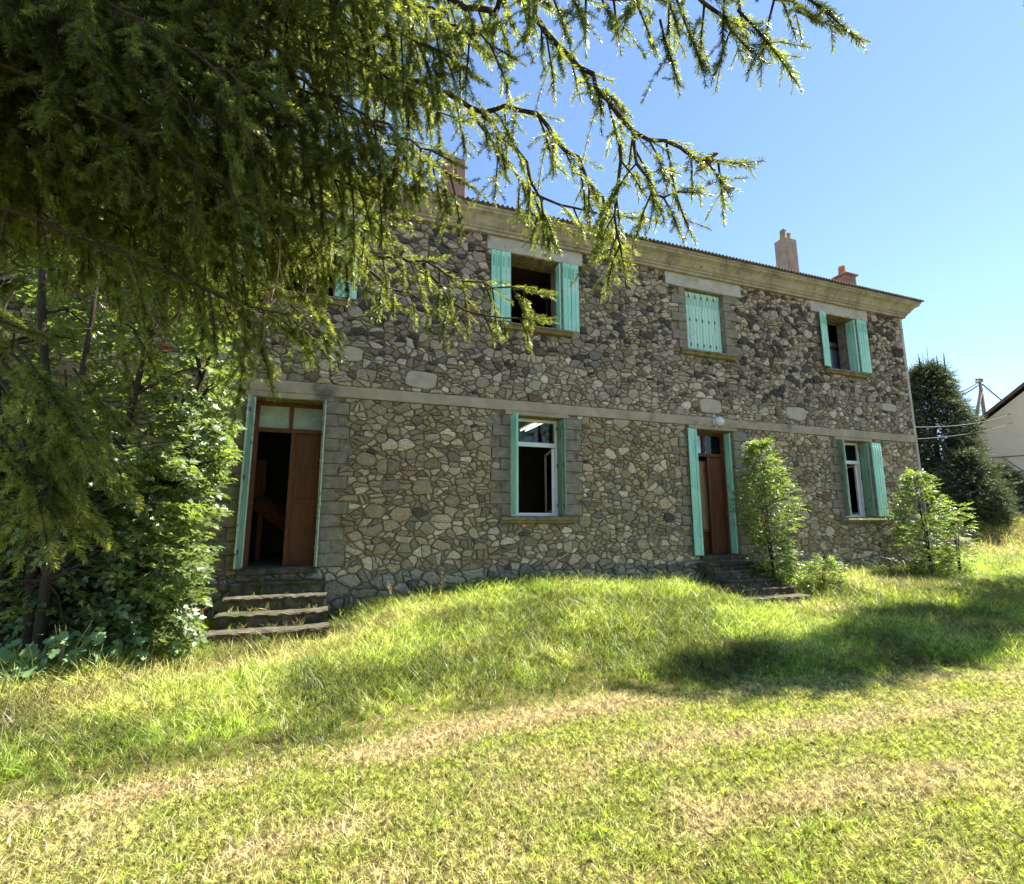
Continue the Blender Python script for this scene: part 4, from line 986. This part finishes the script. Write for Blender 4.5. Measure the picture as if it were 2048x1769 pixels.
for (x, y, d_) in ((470, 600, 1.9), (505, 560, 1.75), (540, 520, 1.8), (590, 500, 1.7), (640, 520, 1.8), (690, 490, 1.75), (730, 460, 1.7), (560, 430, 1.6), (620, 400, 1.65), (760, 400, 1.6), (430, 520, 2.1), (660, 330, 1.6), (560, 300, 1.7), (800, 330, 1.6), (480, 350, 1.8), (860, 300, 1.55), (740, 250, 1.5), (900, 350, 1.65), (380, 420, 1.9), (820, 180, 1.5), (640, 150, 1.5), (920, 130, 1.5), (720, 60, 1.45), (980, 90, 1.5), (860, 30, 1.45)):
    e_ = at(x, y, d_); s_ = TR(e_.z + .35); limb([s_, s_.lerp(e_, .5) + Vector((0, 0, .15)), s_.lerp(e_, .8) + Vector((0, 0, .08)), e_], .014, .003, .028, (.18, .34), .55, 1.25, .9)
# hanging light tips at the far left edge, close to the camera
for (x, y, d_, L) in ((40, 700, 1.05, .30), (10, 740, 1.1, .34), (75, 760, 1.15, .36), (30, 860, 1.1, .28), (110, 800, 1.3, .22), (150, 760, 1.4, .2), (195, 850, 1.5, .12), (-20, 880, 1.1, .28), (60, 930, 1.12, .24), (500, 640, 1.7, .32), (470, 600, 1.7, .3), (600, 600, 1.7, .25), (560, 640, 1.7, .2), (250, 640, 1.6, .22), (380, 560, 1.7, .25)):
    for k in range(3): branchlet(at(x + random.uniform(-22, 22), y + random.uniform(-25, 25), d_), rt * random.uniform(.1, .6) + Vector((0, 0, -.5)) + rvec() * .15, L * random.uniform(.8, 1.1), 1.1, 1, .03)
# upper crown limbs, added above the frame to shade the twigs below
for i in range(56):
    ex = random.uniform(650, 2200); e_ = at(ex, random.uniform(-1000, -240 if ex < 1250 else -480), random.uniform(1.5, 2.8)); s_ = TR(max(4, e_.z + random.uniform(0, .5))); mid = s_.lerp(e_, .5) + Vector((0, 0, .25))
    limb([s_, mid, e_], .03, .004, .08, (.3, .5), .2, 1.0, .6)
# dead hanging twigs
for i in range(26):
    x, y = random.uniform(20, 620), random.uniform(150, 620); p = at(x, y, random.uniform(1.5, 2.4)); d_ = (Vector((0, 0, -1)) + rvec() * .35).normalized(); pts = [p]
    for k in range(9): d_ = (d_ + rvec() * .16 + Vector((0, 0, -.08))).normalized(); pts.append(pts[-1] + d_ * .035)
    DEAD.tube(pts, [.0035 * (1.1 - k / 11) for k in range(10)], 4, False)
    for k in (3, 5, 7):
        q = pts[k]; DEAD.tube([q, q + (d_ + rvec() * .6).normalized() * .06, q + (d_ + rvec() * .5).normalized() * .11], [.002, .0015, .001], 3, False)
spruce = thing('spruce_tree', 'big overhanging spruce tree with drooping needle twigs filling the upper left', 'tree', TR(0))
sinv = Matrix.Translation(-spruce.location)
def sp_(o): o.parent = spruce; o.matrix_parent_inverse = sinv; return o
tk = MB().tube([TR(-.1), TR(.3), TR(2), TR(6), TR(11)], [.36, .27, .23, .15, .03], 14); sp_(tk.build('trunk', M['sbark'], None, True))
sp_(BR.build('branches', M['sbark'])); sp_(DEAD.build('dead_twigs', M['deadtwig'], kind='stuff'))
print('limbs', nl_, 'shoots', len(SH.P))
sp_(scatter('needles', np.array([p[:] for p in SH.P]), euler_from_dirs(SH.D), SH.S, np.array(SH.C), P_shoot, M['needle']))
def cone(p, d_, L, r_, mat):
    p = Vector(p); d_ = Vector(d_).normalized(); mb = MB(); a_ = d_.orthogonal().normalized(); b_ = d_.cross(a_)
    mb.tube([p, p + d_ * L * .15, p + d_ * L * .5, p + d_ * L * .85, p + d_ * L], [r_ * .4, r_ * .85, r_, r_ * .6, r_ * .1], 8)
    for k in range(70):
        f = (k + .5) / 70; th = k * 2.4; q = math.sin(math.pi * (.12 + .8 * f)) * r_; rad = a_ * math.cos(th) + b_ * math.sin(th); c_ = p + d_ * (L * f) + rad * q; t_ = rad.cross(d_) * r_ * .35
        mb.add([c_ - t_, c_ + t_, c_ + d_ * r_ * .5 + rad * r_ * .28 + t_ * .5, c_ + d_ * r_ * .5 + rad * r_ * .28 - t_ * .5], [(0, 1, 2, 3)])
    return sp_(mb.build('cone', mat))
cone(at(1436, 306, 1.45), -rt * .9 + Vector((0, 0, -.45)), .055, .007, M['cone']); cone(at(1424, 322, 1.44), -rt * .6 + Vector((0, 0, -.35)) + fh * .2, .045, .007, M['cone'])
cone(at(318, 690, 1.7), rt * .9 + Vector((0, 0, -.35)), .045, .009, M['redcone'])

# ================================================================== FIELD MAPLE (left)
def foliage_points(n, poly_x, poly_lo, poly_hi, d0, d1, shell=None):
    out = []
    while len(out) < n:
        x = random.uniform(poly_x[0], poly_x[-1]); hi = np.interp(x, poly_x, poly_hi); lo = np.interp(x, poly_x, poly_lo); y = random.uniform(hi, lo)
        out.append(at(x, y, random.uniform(d0, d1)))
    return out
mp = thing('field_maple', 'leafy multi stemmed maple growing against the left end of the facade', 'tree', (-2.9, 7.1, 0))
minv = Matrix.Translation(-mp.location)
def mchild(o): o.parent = mp; o.matrix_parent_inverse = minv; return o
SP, SDm, SS, SC = [], [], [], []; TB = MB()
stems = []
for (bx, by, tx, ty, h_) in ((-2.7, 7.2, -2.0, 6.6, 5.0), (-3.0, 7.0, -3.2, 6.2, 6.2), (-2.4, 7.4, -1.6, 7.2, 3.9), (-3.3, 7.3, -4.2, 7.0, 5.8), (-2.85, 6.9, -2.4, 5.9, 4.2)):
    pts = []
    for k in range(9):
        f = k / 8; pts.append(Vector((bx + (tx - bx) * f ** 1.3 + random.uniform(-.04, .04), by + (ty - by) * f ** 1.3 + random.uniform(-.04, .04), -.1 + (h_ + .1) * f)))
    TB.tube(pts, [.055 * (1.05 - k / 9) + .008 for k in range(9)], 8); stems.append(pts)
mchild(TB.build('trunk', M['bark'], None, True))
MX = [-160, 0, 120, 250, 330, 400, 440, 462]; MLO = [1300, 1310, 1290, 1290, 1270, 1190, 1010, 900]; MHI = [260, 250, 220, 260, 300, 520, 640, 720]
BB = MB(); tries = 0
while len(SP) < 2600 and tries < 20000:
    tries += 1
    x = random.uniform(MX[0], MX[-1]); y = random.uniform(np.interp(x, MX, MHI), np.interp(x, MX, MLO)); d_ = random.uniform(5.9, 7.6) if random.random() < .6 else random.uniform(5.6, 6.3)
    if random.random() < .25: x = random.uniform(-120, 400); y = random.uniform(880, 1290); d_ = random.uniform(5.2, 6.2)
    p = at(x, y, d_)
    if p.y > D - .25 or p.z < .15: continue
    if fbm(np.array([x / 95.]), np.array([y / 80. + d_]), 31, 2)[0] < .40 and not (x < 400 and y > 900 and d_ < 6.2): continue
    ctr = Vector((-2.9, 7.3, min(p.z, 4.5) * .9)); o_ = (p - ctr); o_.z = random.uniform(-.25, .35); o_ = o_.normalized() + rt * .35 + rvec() * .2
    SP.append(p - o_.normalized() * .3); SDm.append(o_); SS.append(random.uniform(.7, 1.1)); SC.append((random.uniform(.7, 1.35), random.random() ** 4 * .5))
    if len(SP) % 5 == 0:
        st = min((q for s in stems for q in s[2:]), key=lambda q: (q - p).length + abs(q.z - p.z + .4)); m = st.lerp(p, .5) + Vector((0, 0, .12)); BB.tube([st, m, p], [.02, .012, .005], 5, False)
mchild(BB.build('branches', M['bark'], None, True))
def eul_flat(Ds, tilt=.35):
    out = []
    for d_ in Ds:
        d_ = Vector(d_).normalized(); q = d_.to_track_quat('X', 'Z') @ Euler((random.gauss(0, tilt), 0, 0)).to_quaternion(); out.append(q.to_euler()[:])
    return np.array(out)
mchild(scatter('leaves', np.array([p[:] for p in SP]), eul_flat(SDm), SS, np.array(SC), P_maple, M['maple']))

# young sycamore plants: their leaves are large enough to be parts
def syc_leaf_mesh():
    V = []; T = []; h = [(0, .03), (-.1, .28), (.12, .40), (.10, .62), (.34, .50), (.55, .60), (.56, .30), (.78, .30), (1.0, 0)]
    out = [(0, 0)] + h + [(x, -y) for x, y in h[-2::-1]]; add_leaf(V, T, np.zeros(3), np.array([1., 0, 0]), np.array([0, 0, 1.]), 1.0, out)
    return np_mesh('sycamore_leaf', V, T)
m_syc = surf('sycamore_leaf', [(.3, (.08, .15, .05)), (.7, (.17, .26, .10))], 12, .6, .3, .004, 40, spec=.3)
SYL = syc_leaf_mesh(); SYL.materials.append(m_syc)
def leafy_weed(px, py, d_, n, spread, size, name, label, h_=.5):
    p0 = at(px, py, d_); p0.z = float(gh(p0.x, p0.y)); t = thing(name, label, 'plant', p0); mb = MB()
    for k in range(max(2, n // 10)):
        e_ = Vector((random.uniform(-spread, spread) * .6, random.uniform(-spread, spread) * .4, h_ * random.uniform(.7, 1.1))); mb.tube([(0, 0, 0), e_ * .5 + Vector((0, 0, .05)), e_], [.006, .005, .003], 5)
    mb.build('stem', M['straw'], t)
    for k in range(n):
        o = bpy.data.objects.new('leaf', SYL); col.objects.link(o); o.parent = t; a_ = random.uniform(0, 2 * math.pi); r_ = spread * math.sqrt(random.random())
        o.location = (r_ * math.cos(a_), r_ * .7 * math.sin(a_), h_ * random.uniform(.25, 1.05) * (1 - .4 * (r_ / spread) ** 2)); s = size * random.uniform(.6, 1.15); o.scale = (s, s, s)
        o.rotation_euler = (random.gauss(-.1, .55), random.gauss(.4, .4), a_ + random.gauss(0, .6))
leafy_weed(115, 1400, 4.75, 80, .46, .115, 'sycamore_seedling', 'pale broad leaved sycamore seedling clump at the far left edge', .50)
leafy_weed(285, 1350, 5.2, 40, .30, .09, 'sycamore_seedling', 'smaller sycamore seedling between the maple and the steps', .42)
leafy_weed(560, 1445, 4.55, 5, .07, .07, 'broadleaf_weed', 'small yellow green weed standing alone in the long grass', .14)

# ================================================================== ASH SAPLINGS
def sapling(base, profile, n, lean, label, stems_n=4, scl=1.0):
    """profile: (height, radius) pairs of the crown; compound leaves point outwards and droop"""
    base = Vector(base); t = thing('ash_sapling', label, 'sapling', base); mb = MB(); H = profile[-1][0]
    st = []
    for k in range(stems_n):
        a_ = random.uniform(0, 6.28); pts = []; hh = H * random.uniform(.6, 1.0) if k else H
        for i in range(8):
            f = i / 7; pts.append(Vector((math.cos(a_) * .12 * f + lean[0] * f * f, math.sin(a_) * .10 * f + lean[1] * f * f, hh * f)))
        mb.tube(pts, [.016 * (1.1 - i / 7.5) for i in range(8)], 6, False); st.append(pts)
    tr = mb.build('stem', M['bark'], t, True); P = []; Dd = []; S = []; C = []; tw = MB()
    hs = [p[0] for p in profile]; rs = [p[1] for p in profile]
    for k in range(n):
        h_ = random.uniform(hs[0], H); r_ = np.interp(h_, hs, rs) * math.sqrt(random.uniform(.05, 1)); a_ = random.uniform(0, 6.28); f = h_ / H
        c_ = Vector((lean[0] * f * f + r_ * math.cos(a_), lean[1] * f * f + r_ * math.sin(a_) * .8, h_)); d_ = Vector((math.cos(a_), math.sin(a_), random.uniform(-.2, .7))) + rvec() * .25
        
        if vnoise(np.array([c_.x * 5 + 50]), np.array([c_.z * 5 + c_.y * 4]), 71)[0] < .30: continue
        P.append(c_[:]); Dd.append(d_); S.append(random.uniform(.7, 1.25) * scl); C.append((random.uniform(.75, 1.35), random.random() ** 5 * .6))
        if k % 4 == 0: tw.tube([Vector((lean[0] * f * f * .8, lean[1] * f * f * .8, h_ - .12)), c_], [.004, .002], 3, False)
    tw.build('twigs', M['bark'], t); scatter('leaves', P, eul_flat(Dd, .4), S, np.array(C), P_ash, M['ash'], t)
    return t
def gpt(px, py, z=0.1):
    v = fw * FPX + rt * (px - 1024) + cu * (884.5 - py); k = (z - 1.6) / v.z; p = EYE + v * k; return Vector((p.x, p.y, float(gh(p.x, p.y)) - .02))
sapling((8.62, 8.0, .1), [(.15, .2), (.4, .36), (.8, .42), (1.05, .24), (1.3, .42), (1.6, .60), (1.9, .64), (2.3, .52), (2.7, .34), (3.0, .16), (3.15, .05)], 1700, (-.12, .0), 'tall ash sapling beside the steps of the right door', 4)
sapling((9.45, 7.6, .1), [(.05, .25), (.3, .45), (.5, .4), (.75, .1)], 330, (.1, 0), 'low ash shoot spreading at the foot of the tall sapling', 3, .9)
sapling((13.35, 7.9, .15), [(.05, .3), (.4, .42), (1.0, .60), (1.6, .62), (2.0, .5), (2.3, .3), (2.6, .08)], 1200, (-.1, 0), 'bushy ash sapling beside the right ground floor window', 6, 1.05)
sapling((14.75, 8.1, .15), [(.2, .1), (.5, .3), (1.0, .45), (1.5, .4), (1.8, .25), (2.0, .06)], 260, (.1, 0), 'shaded ash sapling just past the house corner', 4, 1.05)

# ================================================================== CONIFERS BEHIND
def far_shoot(rng=RNG):
    V = []; T = []
    for i in range(26):
        t_ = .5 * i / 26; th = rng.uniform(0, 6.28); d_ = np.array([.8, math.cos(th), math.sin(th) * .5]); d_ /= np.linalg.norm(d_); a_ = np.array([t_, 0, -.15 * t_]); l_ = rng.uniform(.09, .16) * (1 - t_ * .9)
        s_ = np.cross(d_, rng.normal(0, 1, 3)); s_ /= np.linalg.norm(s_); b_ = len(V); V += [a_ - s_ * .012, a_ + s_ * .012, a_ + d_ * l_]; T.append((b_, b_ + 1, b_ + 2))
    return np_mesh('conifer_spray', V, T)
P_far = [far_shoot() for _ in range(4)]
for me in P_far: me.materials.append(M['needle_far'])
def conifer(base, prof, n, label, leaders=0, jag=.25, scl=1.0, bend=(0, 0)):
    base = Vector(base); base.z = float(gh(base.x, base.y)) - .05; t = thing('conifer', label, 'tree', base); H = prof[-1][0]
    MB().tube([(0, 0, 0), (0, 0, H * .5), (bend[0], bend[1], H)], [.16, .09, .02], 8).build('trunk', M['bark'], t)
    P = []; Dd = []; S = []; C = []; hs = [p[0] for p in prof]; rs = [p[1] for p in prof]
    for k in range(n):
        h_ = random.uniform(hs[0], H) ; a_ = random.uniform(0, 6.28); R_ = np.interp(h_, hs, rs) * (1 - jag + 2 * jag * float(vnoise(np.array([a_ * 2.2]), np.array([h_ * 1.4]), 77)[0])); r_ = R_ * random.uniform(.05, 1) ** .5; f = h_ / H
        P.append((r_ * math.cos(a_) + bend[0] * f * f, r_ * math.sin(a_) + bend[1] * f * f, h_)); Dd.append(Vector((math.cos(a_), math.sin(a_), random.uniform(-.3, .35))) + rvec() * .25); S.append(random.uniform(.8, 1.4) * scl); C.append((random.uniform(.6, 1.5), random.random() ** 3 * .4))
    ld = MB()
    for k in range(leaders):
        a_ = random.uniform(0, 6.28); r_ = random.uniform(.1, .9); z0_ = H * random.uniform(.80, .92); z1_ = H + random.uniform(.1, 1.1) - r_ * .5; x_, y_ = r_ * math.cos(a_), r_ * math.sin(a_)
        ld.tube([(x_, y_, z0_), (x_ * 1.05, y_ * 1.05, z1_)], [.03, .008], 5, False)
        for q in range(9):
            f = q / 9; zz = z0_ + (z1_ - z0_) * f; b_ = random.uniform(0, 6.28); P.append((x_, y_, zz)); Dd.append(Vector((math.cos(b_), math.sin(b_), .9))); S.append((.95 - .7 * f) * scl); C.append((1.2, .1))
    if leaders: ld.build('leader', M['bark'], t)
    scatter('crown', P, eul_flat(Dd, 1.0), S, np.array(C), P_far, M['needle_far'], t)
conifer(at(1893, 1040, 25), [(.2, 1.1), (1.5, 1.5), (4, 1.35), (5.4, 1.2), (6.6, .85), (7.5, .4), (7.9, .05)], 8500, 'tall ragged conifer with bare leaders beside the stone house', 14)
conifer(at(1945, 1040, 23), [(.1, 1.1), (1.0, 1.25), (1.9, .95), (2.6, .55), (3.1, .2), (3.4, .05)], 2600, 'lower dark conifer in front of the cream house', 2)
conifer(at(2000, 1040, 24), [(.0, .9), (.9, 1.2), (1.6, .8), (2.2, .3), (2.5, .05)], 1000, 'small dark conifer touching the cream house wall', 1)
# trees to the right, outside the frame, whose shade lies on the lawn
def shade_tree(base, H, r_, n, label, low):
    base = Vector(base); base.z = 0; t = thing('lime_tree', label, 'tree', base)
    MB().tube([(0, 0, -.1), (.05, 0, H * .4), (0, .1, H * .85)], [.2, .15, .04], 9).build('trunk', M['bark'], t, True)
    P = []; Dd = []; S = []; C = []
    for k in range(n):
        v = rvec().normalized() * (random.random() ** .4); v = Vector((v.x * r_, v.y * r_, v.z * (H - low) / 2)); p = Vector((0, 0, (H + low) / 2)) + v
        P.append(p[:]); Dd.append(v.normalized() + rvec() * .3); S.append(random.uniform(1.0, 1.5)); C.append((random.uniform(.7, 1.3), 0))
    scatter('leaves', P, eul_flat(Dd), S, np.array(C), P_maple, M['maple'], t)
shade_tree((23.0, 5.5, 0), 18.0, 1.8, 900, 'tall leafy lime tree right of the lawn, farthest from the camera', 10)
shade_tree((18.2, 5.1, 0), 18.0, .85, 600, 'slender lime tree right of the lawn, in the middle of its row', 10)
shade_tree((15.1, 4.4, 0), 18.6, .5, 560, 'slender lime tree right of the lawn, nearest to the camera', 10.3)
shade_tree((11.5, -9.0, 0), 12.0, 4.0, 1500, 'broad lime tree behind the lawn, mirrored in the window glass', 1.5)

# ================================================================== GRASS
Bnd = np.array([(-3.2, 3.55), (-1.68, 3.86), (-.12, 3.95), (.76, 4.08), (2.61, 4.19), (5.14, 3.92), (7.19, 3.47), (12, 2.2)])   # edge between mown lawn and long grass
def byx(x): return np.interp(x, Bnd[:, 0], Bnd[:, 1])
def gpoints(n, x0, x1, y0, y1, margin=260):
    x = RNG.uniform(x0, x1, n); y = RNG.uniform(y0, y1, n); z = gh(x, y); u, v, dz = projn(np.stack([x, y, z + .1], 1))
    ok = (dz > .6) & (u > -margin) & (u < 2048 + margin) & (v < 1769 + margin)
    ok &= ~((x > XL) & (x < XR) & (y > D - .04) & (y < D + 8.2))
    for cx, w, n_, tr_ in ((-.66, .80, 5, .29), (7.93, .78, 6, .27)): ok &= ~((np.abs(x - cx) < w) & (y > D - .12 - tr_ * n_ - .03))
    ok &= ~((np.abs(x - (22.9 + .055 * y) - .17) < .75))
    return x[ok], y[ok], z[ok]
def place(name, label, protos, mat, x, y, z, smin, smax, dry, bright, tilt=.12):
    n = len(x); rot = np.stack([RNG.normal(0, tilt, n), RNG.normal(0, tilt, n), RNG.uniform(0, 6.283, n)], 1)
    s = RNG.uniform(smin, smax, n) if np.isscalar(smin) else smin * RNG.uniform(.75, 1.25, n)
    o = scatter(name, np.stack([x, y, z], 1), rot, s, np.stack([np.asarray(bright) * RNG.uniform(.55, 1.45, n), np.clip(dry, 0, 1)], 1), protos, mat)
    return tag(o, label, 'grass')
def dist_near(x, y, cx, cy, rx, ry): return np.exp(-(((x - cx) / rx) ** 2 + ((y - cy) / ry) ** 2))
def dryness(x, y):
    d_ = .25 * sstep(.42, .72, fbm(x * 1.5, y * 3, 41)) + .30 * sstep(.5, .8, fbm(x * 3, y * 5, 43))
    e = y - byx(x)
    d_ += .85 * np.exp(-((e + .12 + .25 * (fbm(x * .6, y * .2, 91) - .5)) / .15) ** 2) * sstep(.3, .65, fbm(x * 1.1, y * .7, 55)) * (1 - .6 * sstep(2.0, 5.0, x))              # raked straw along the edge
    d_ += .62 * (np.exp(-((e + .95) / .16) ** 2) + np.exp(-((e + 1.75) / .16) ** 2)) * sstep(.3, .6, fbm(x * .9, y, 57))
    d_ += .9 * dist_near(x, y, -.75, 6.45, .85, .30) + .7 * dist_near(x, y, -1.6, 6.0, .6, .25) + .8 * dist_near(x, y, 8.2, 6.6, .6, .35)
    return d_
# mown lawn
x, y, z = gpoints(95000, -3.5, 9, .8, 5.6); e = y - byx(x); r_ = np.hypot(x, y); k = (e < .15) & (RNG.random(len(x)) < np.clip(1.15 - r_ * .06, .5, 1)); x, y, z = x[k], y[k], z[k]
dr = dryness(x, y) + RNG.normal(.18, .27, len(x)); print('lawn', len(x))
place('lawn', 'short dry mown lawn in the foreground', P_short, M['lawn'], x, y, z, .7, 1.25, dr, 1.0)
x, y, z = gpoints(30000, -3.5, 12, .8, 7.2); k = RNG.random(len(x)) < np.clip(dryness(x, y) * 1.0 - .30, .015, 1); x, y, z = x[k], y[k], z[k]
place('cut_straw', 'pale raked straw lying in bands across the lawn', P_straw, M['lawn'], x, y, z + .012, .6, 1.2, np.full(len(x), .95) + RNG.normal(0, .1, len(x)), 1.0, .08)
# long grass
x, y, z = gpoints(110000, -4.5, 24, 3.2, 16, 200); e = y - byx(x); r_ = np.hypot(x, y)
pr = np.clip(1.25 - r_ * .045, .28, 1) * np.where(e > 0, 1, 0) * (1 - .96 * dist_near(x, y, -.65, 6.35, .9, .38)) * (1 - .85 * dist_near(x, y, 8.1, 6.65, .55, .3))
k = RNG.random(len(x)) < pr; x, y, z, e = x[k], y[k], z[k], e[k]; print('tall', len(x))
hgt_ = (.38 + .62 * sstep(0, .8, e)) * (.55 + .75 * fbm(x * .8, y * .8, 61)) * (1 + .45 * sstep(7.8, 8.5, y)); hgt_ = hgt_ * (1 - .35 * dist_near(x, y, .5, 4.6, 2.5, .5))
dr = dryness(x, y) * .8 + .42 * dist_near(x, y, .5, 7.3, 1.2, .6) + .45 * dist_near(x, y, -2.2, 5.4, 1.0, .6) + .38 * sstep(8.6, 10, x) * dist_near(x, y, 10.5, 7.6, 2.5, .8) + RNG.normal(.06, .14, len(x))
place('long_grass', 'long uncut green grass in front of the house', P_tall, M['grass'], x, y, z, hgt_ * 1.0, 0, dr, .55 + .75 * sstep(.3, .68, fbm(x * 1.3, y * 1.3, 88)), .15)
# broad leaved weeds in the sward
x, y, z = gpoints(3600, -3.5, 10, 1.0, 8, 100)
sx, sy, sz = [], [], []
for (cx, w, n_, tr_, rs_) in ((-.70, .62, 5, .29, .172), (7.93, .62, 6, .27, .135)):
    for k in range(1, n_ + 1):
        for q in range(16): sx.append(cx + random.uniform(-w, w)); sy.append(D - .12 - tr_ * k + tr_ * random.uniform(.5, 1.0) ** .5 + .02); sz.append(.87 - rs_ * k)
place('step_grass', 'dry wisps of grass growing in the joints of the steps', P_tall + P_straw, M['grass'], np.array(sx), np.array(sy), np.array(sz), .25, .6, RNG.normal(.55, .25, len(sx)), 1.0, .35)
place('plantain', 'broad leaved weeds scattered through the grass', P_broad, M['grass'], x, y, z, .5, 1.1, RNG.normal(.05, .1, len(x)), 1.25, .2)
# dry grass bank beyond the path
x, y, z = gpoints(26000, 18, 40, 6, 30, 150); q = x * .89 + y * .45; k = (q > 26.5) & (q < 38); x, y, z = x[k], y[k], z[k]
place('bank_grass', 'dry brownish grass on the bank below the conifers', P_tall, M['grass'], x, y, z, 1.1, 2.2, RNG.normal(.6, .25, len(x)), 1.1, .2)

# dead stalks and weeds by the wall
def stalk(p, h_, lean, label, n=3, mat=None):
    p = Vector(p); p.z = float(gh(p.x, p.y)); t = thing('dry_stalk', label, 'weed', p); mb = MB()
    for k in range(n):
        q = Vector((random.uniform(-.05, .05), random.uniform(-.05, .05), 0)); pts = [q]
        d_ = Vector((lean[0] + random.gauss(0, .12), lean[1] + random.gauss(0, .12), 1)).normalized()
        for i in range(7): d_ = (d_ + rvec() * .06).normalized(); pts.append(pts[-1] + d_ * h_ / 7)
        mb.tube(pts, [.003 * (1.15 - i / 8) for i in range(8)], 4, False)
        for i in range(3, 8):
            for s in range(3): e_ = pts[i] + rvec().normalized() * .045 + Vector((0, 0, .03)); mb.tube([pts[i], e_], [.0016, .003], 3, False)
    mb.build('stem', mat or M['straw'], t)
for (a_, lab) in (((1.75, 8.3, .55, (.05, 0), 5), 'tall seedy dry stalks against the wall left of the middle window'),
                  ((2.6, 8.45, .45, (-.3, 0), 3), 'leaning brown stalks against the wall below the middle window'),
                  ((-1.75, 7.9, .75, (-.35, -.1), 3), 'pale dead stalk leaning left beside the mossy steps'),
                  ((-1.6, 7.5, .5, (.2, 0), 4), 'tangle of dry stalks at the left side of the mossy steps'),
                  ((.95, 8.25, .35, (0, 0), 4), 'thin dry stalks just right of the mossy steps'),
                  ((6.2, 8.4, .35, (0, 0), 3), 'low dry stalks left of the narrow steps'),
                  ((10.3, 8.3, .45, (.1, 0), 6), 'reddish dry stalks between the narrow steps and the bushy sapling')):
    stalk((a_[0], a_[1], 0), a_[2], a_[3], lab, a_[4])
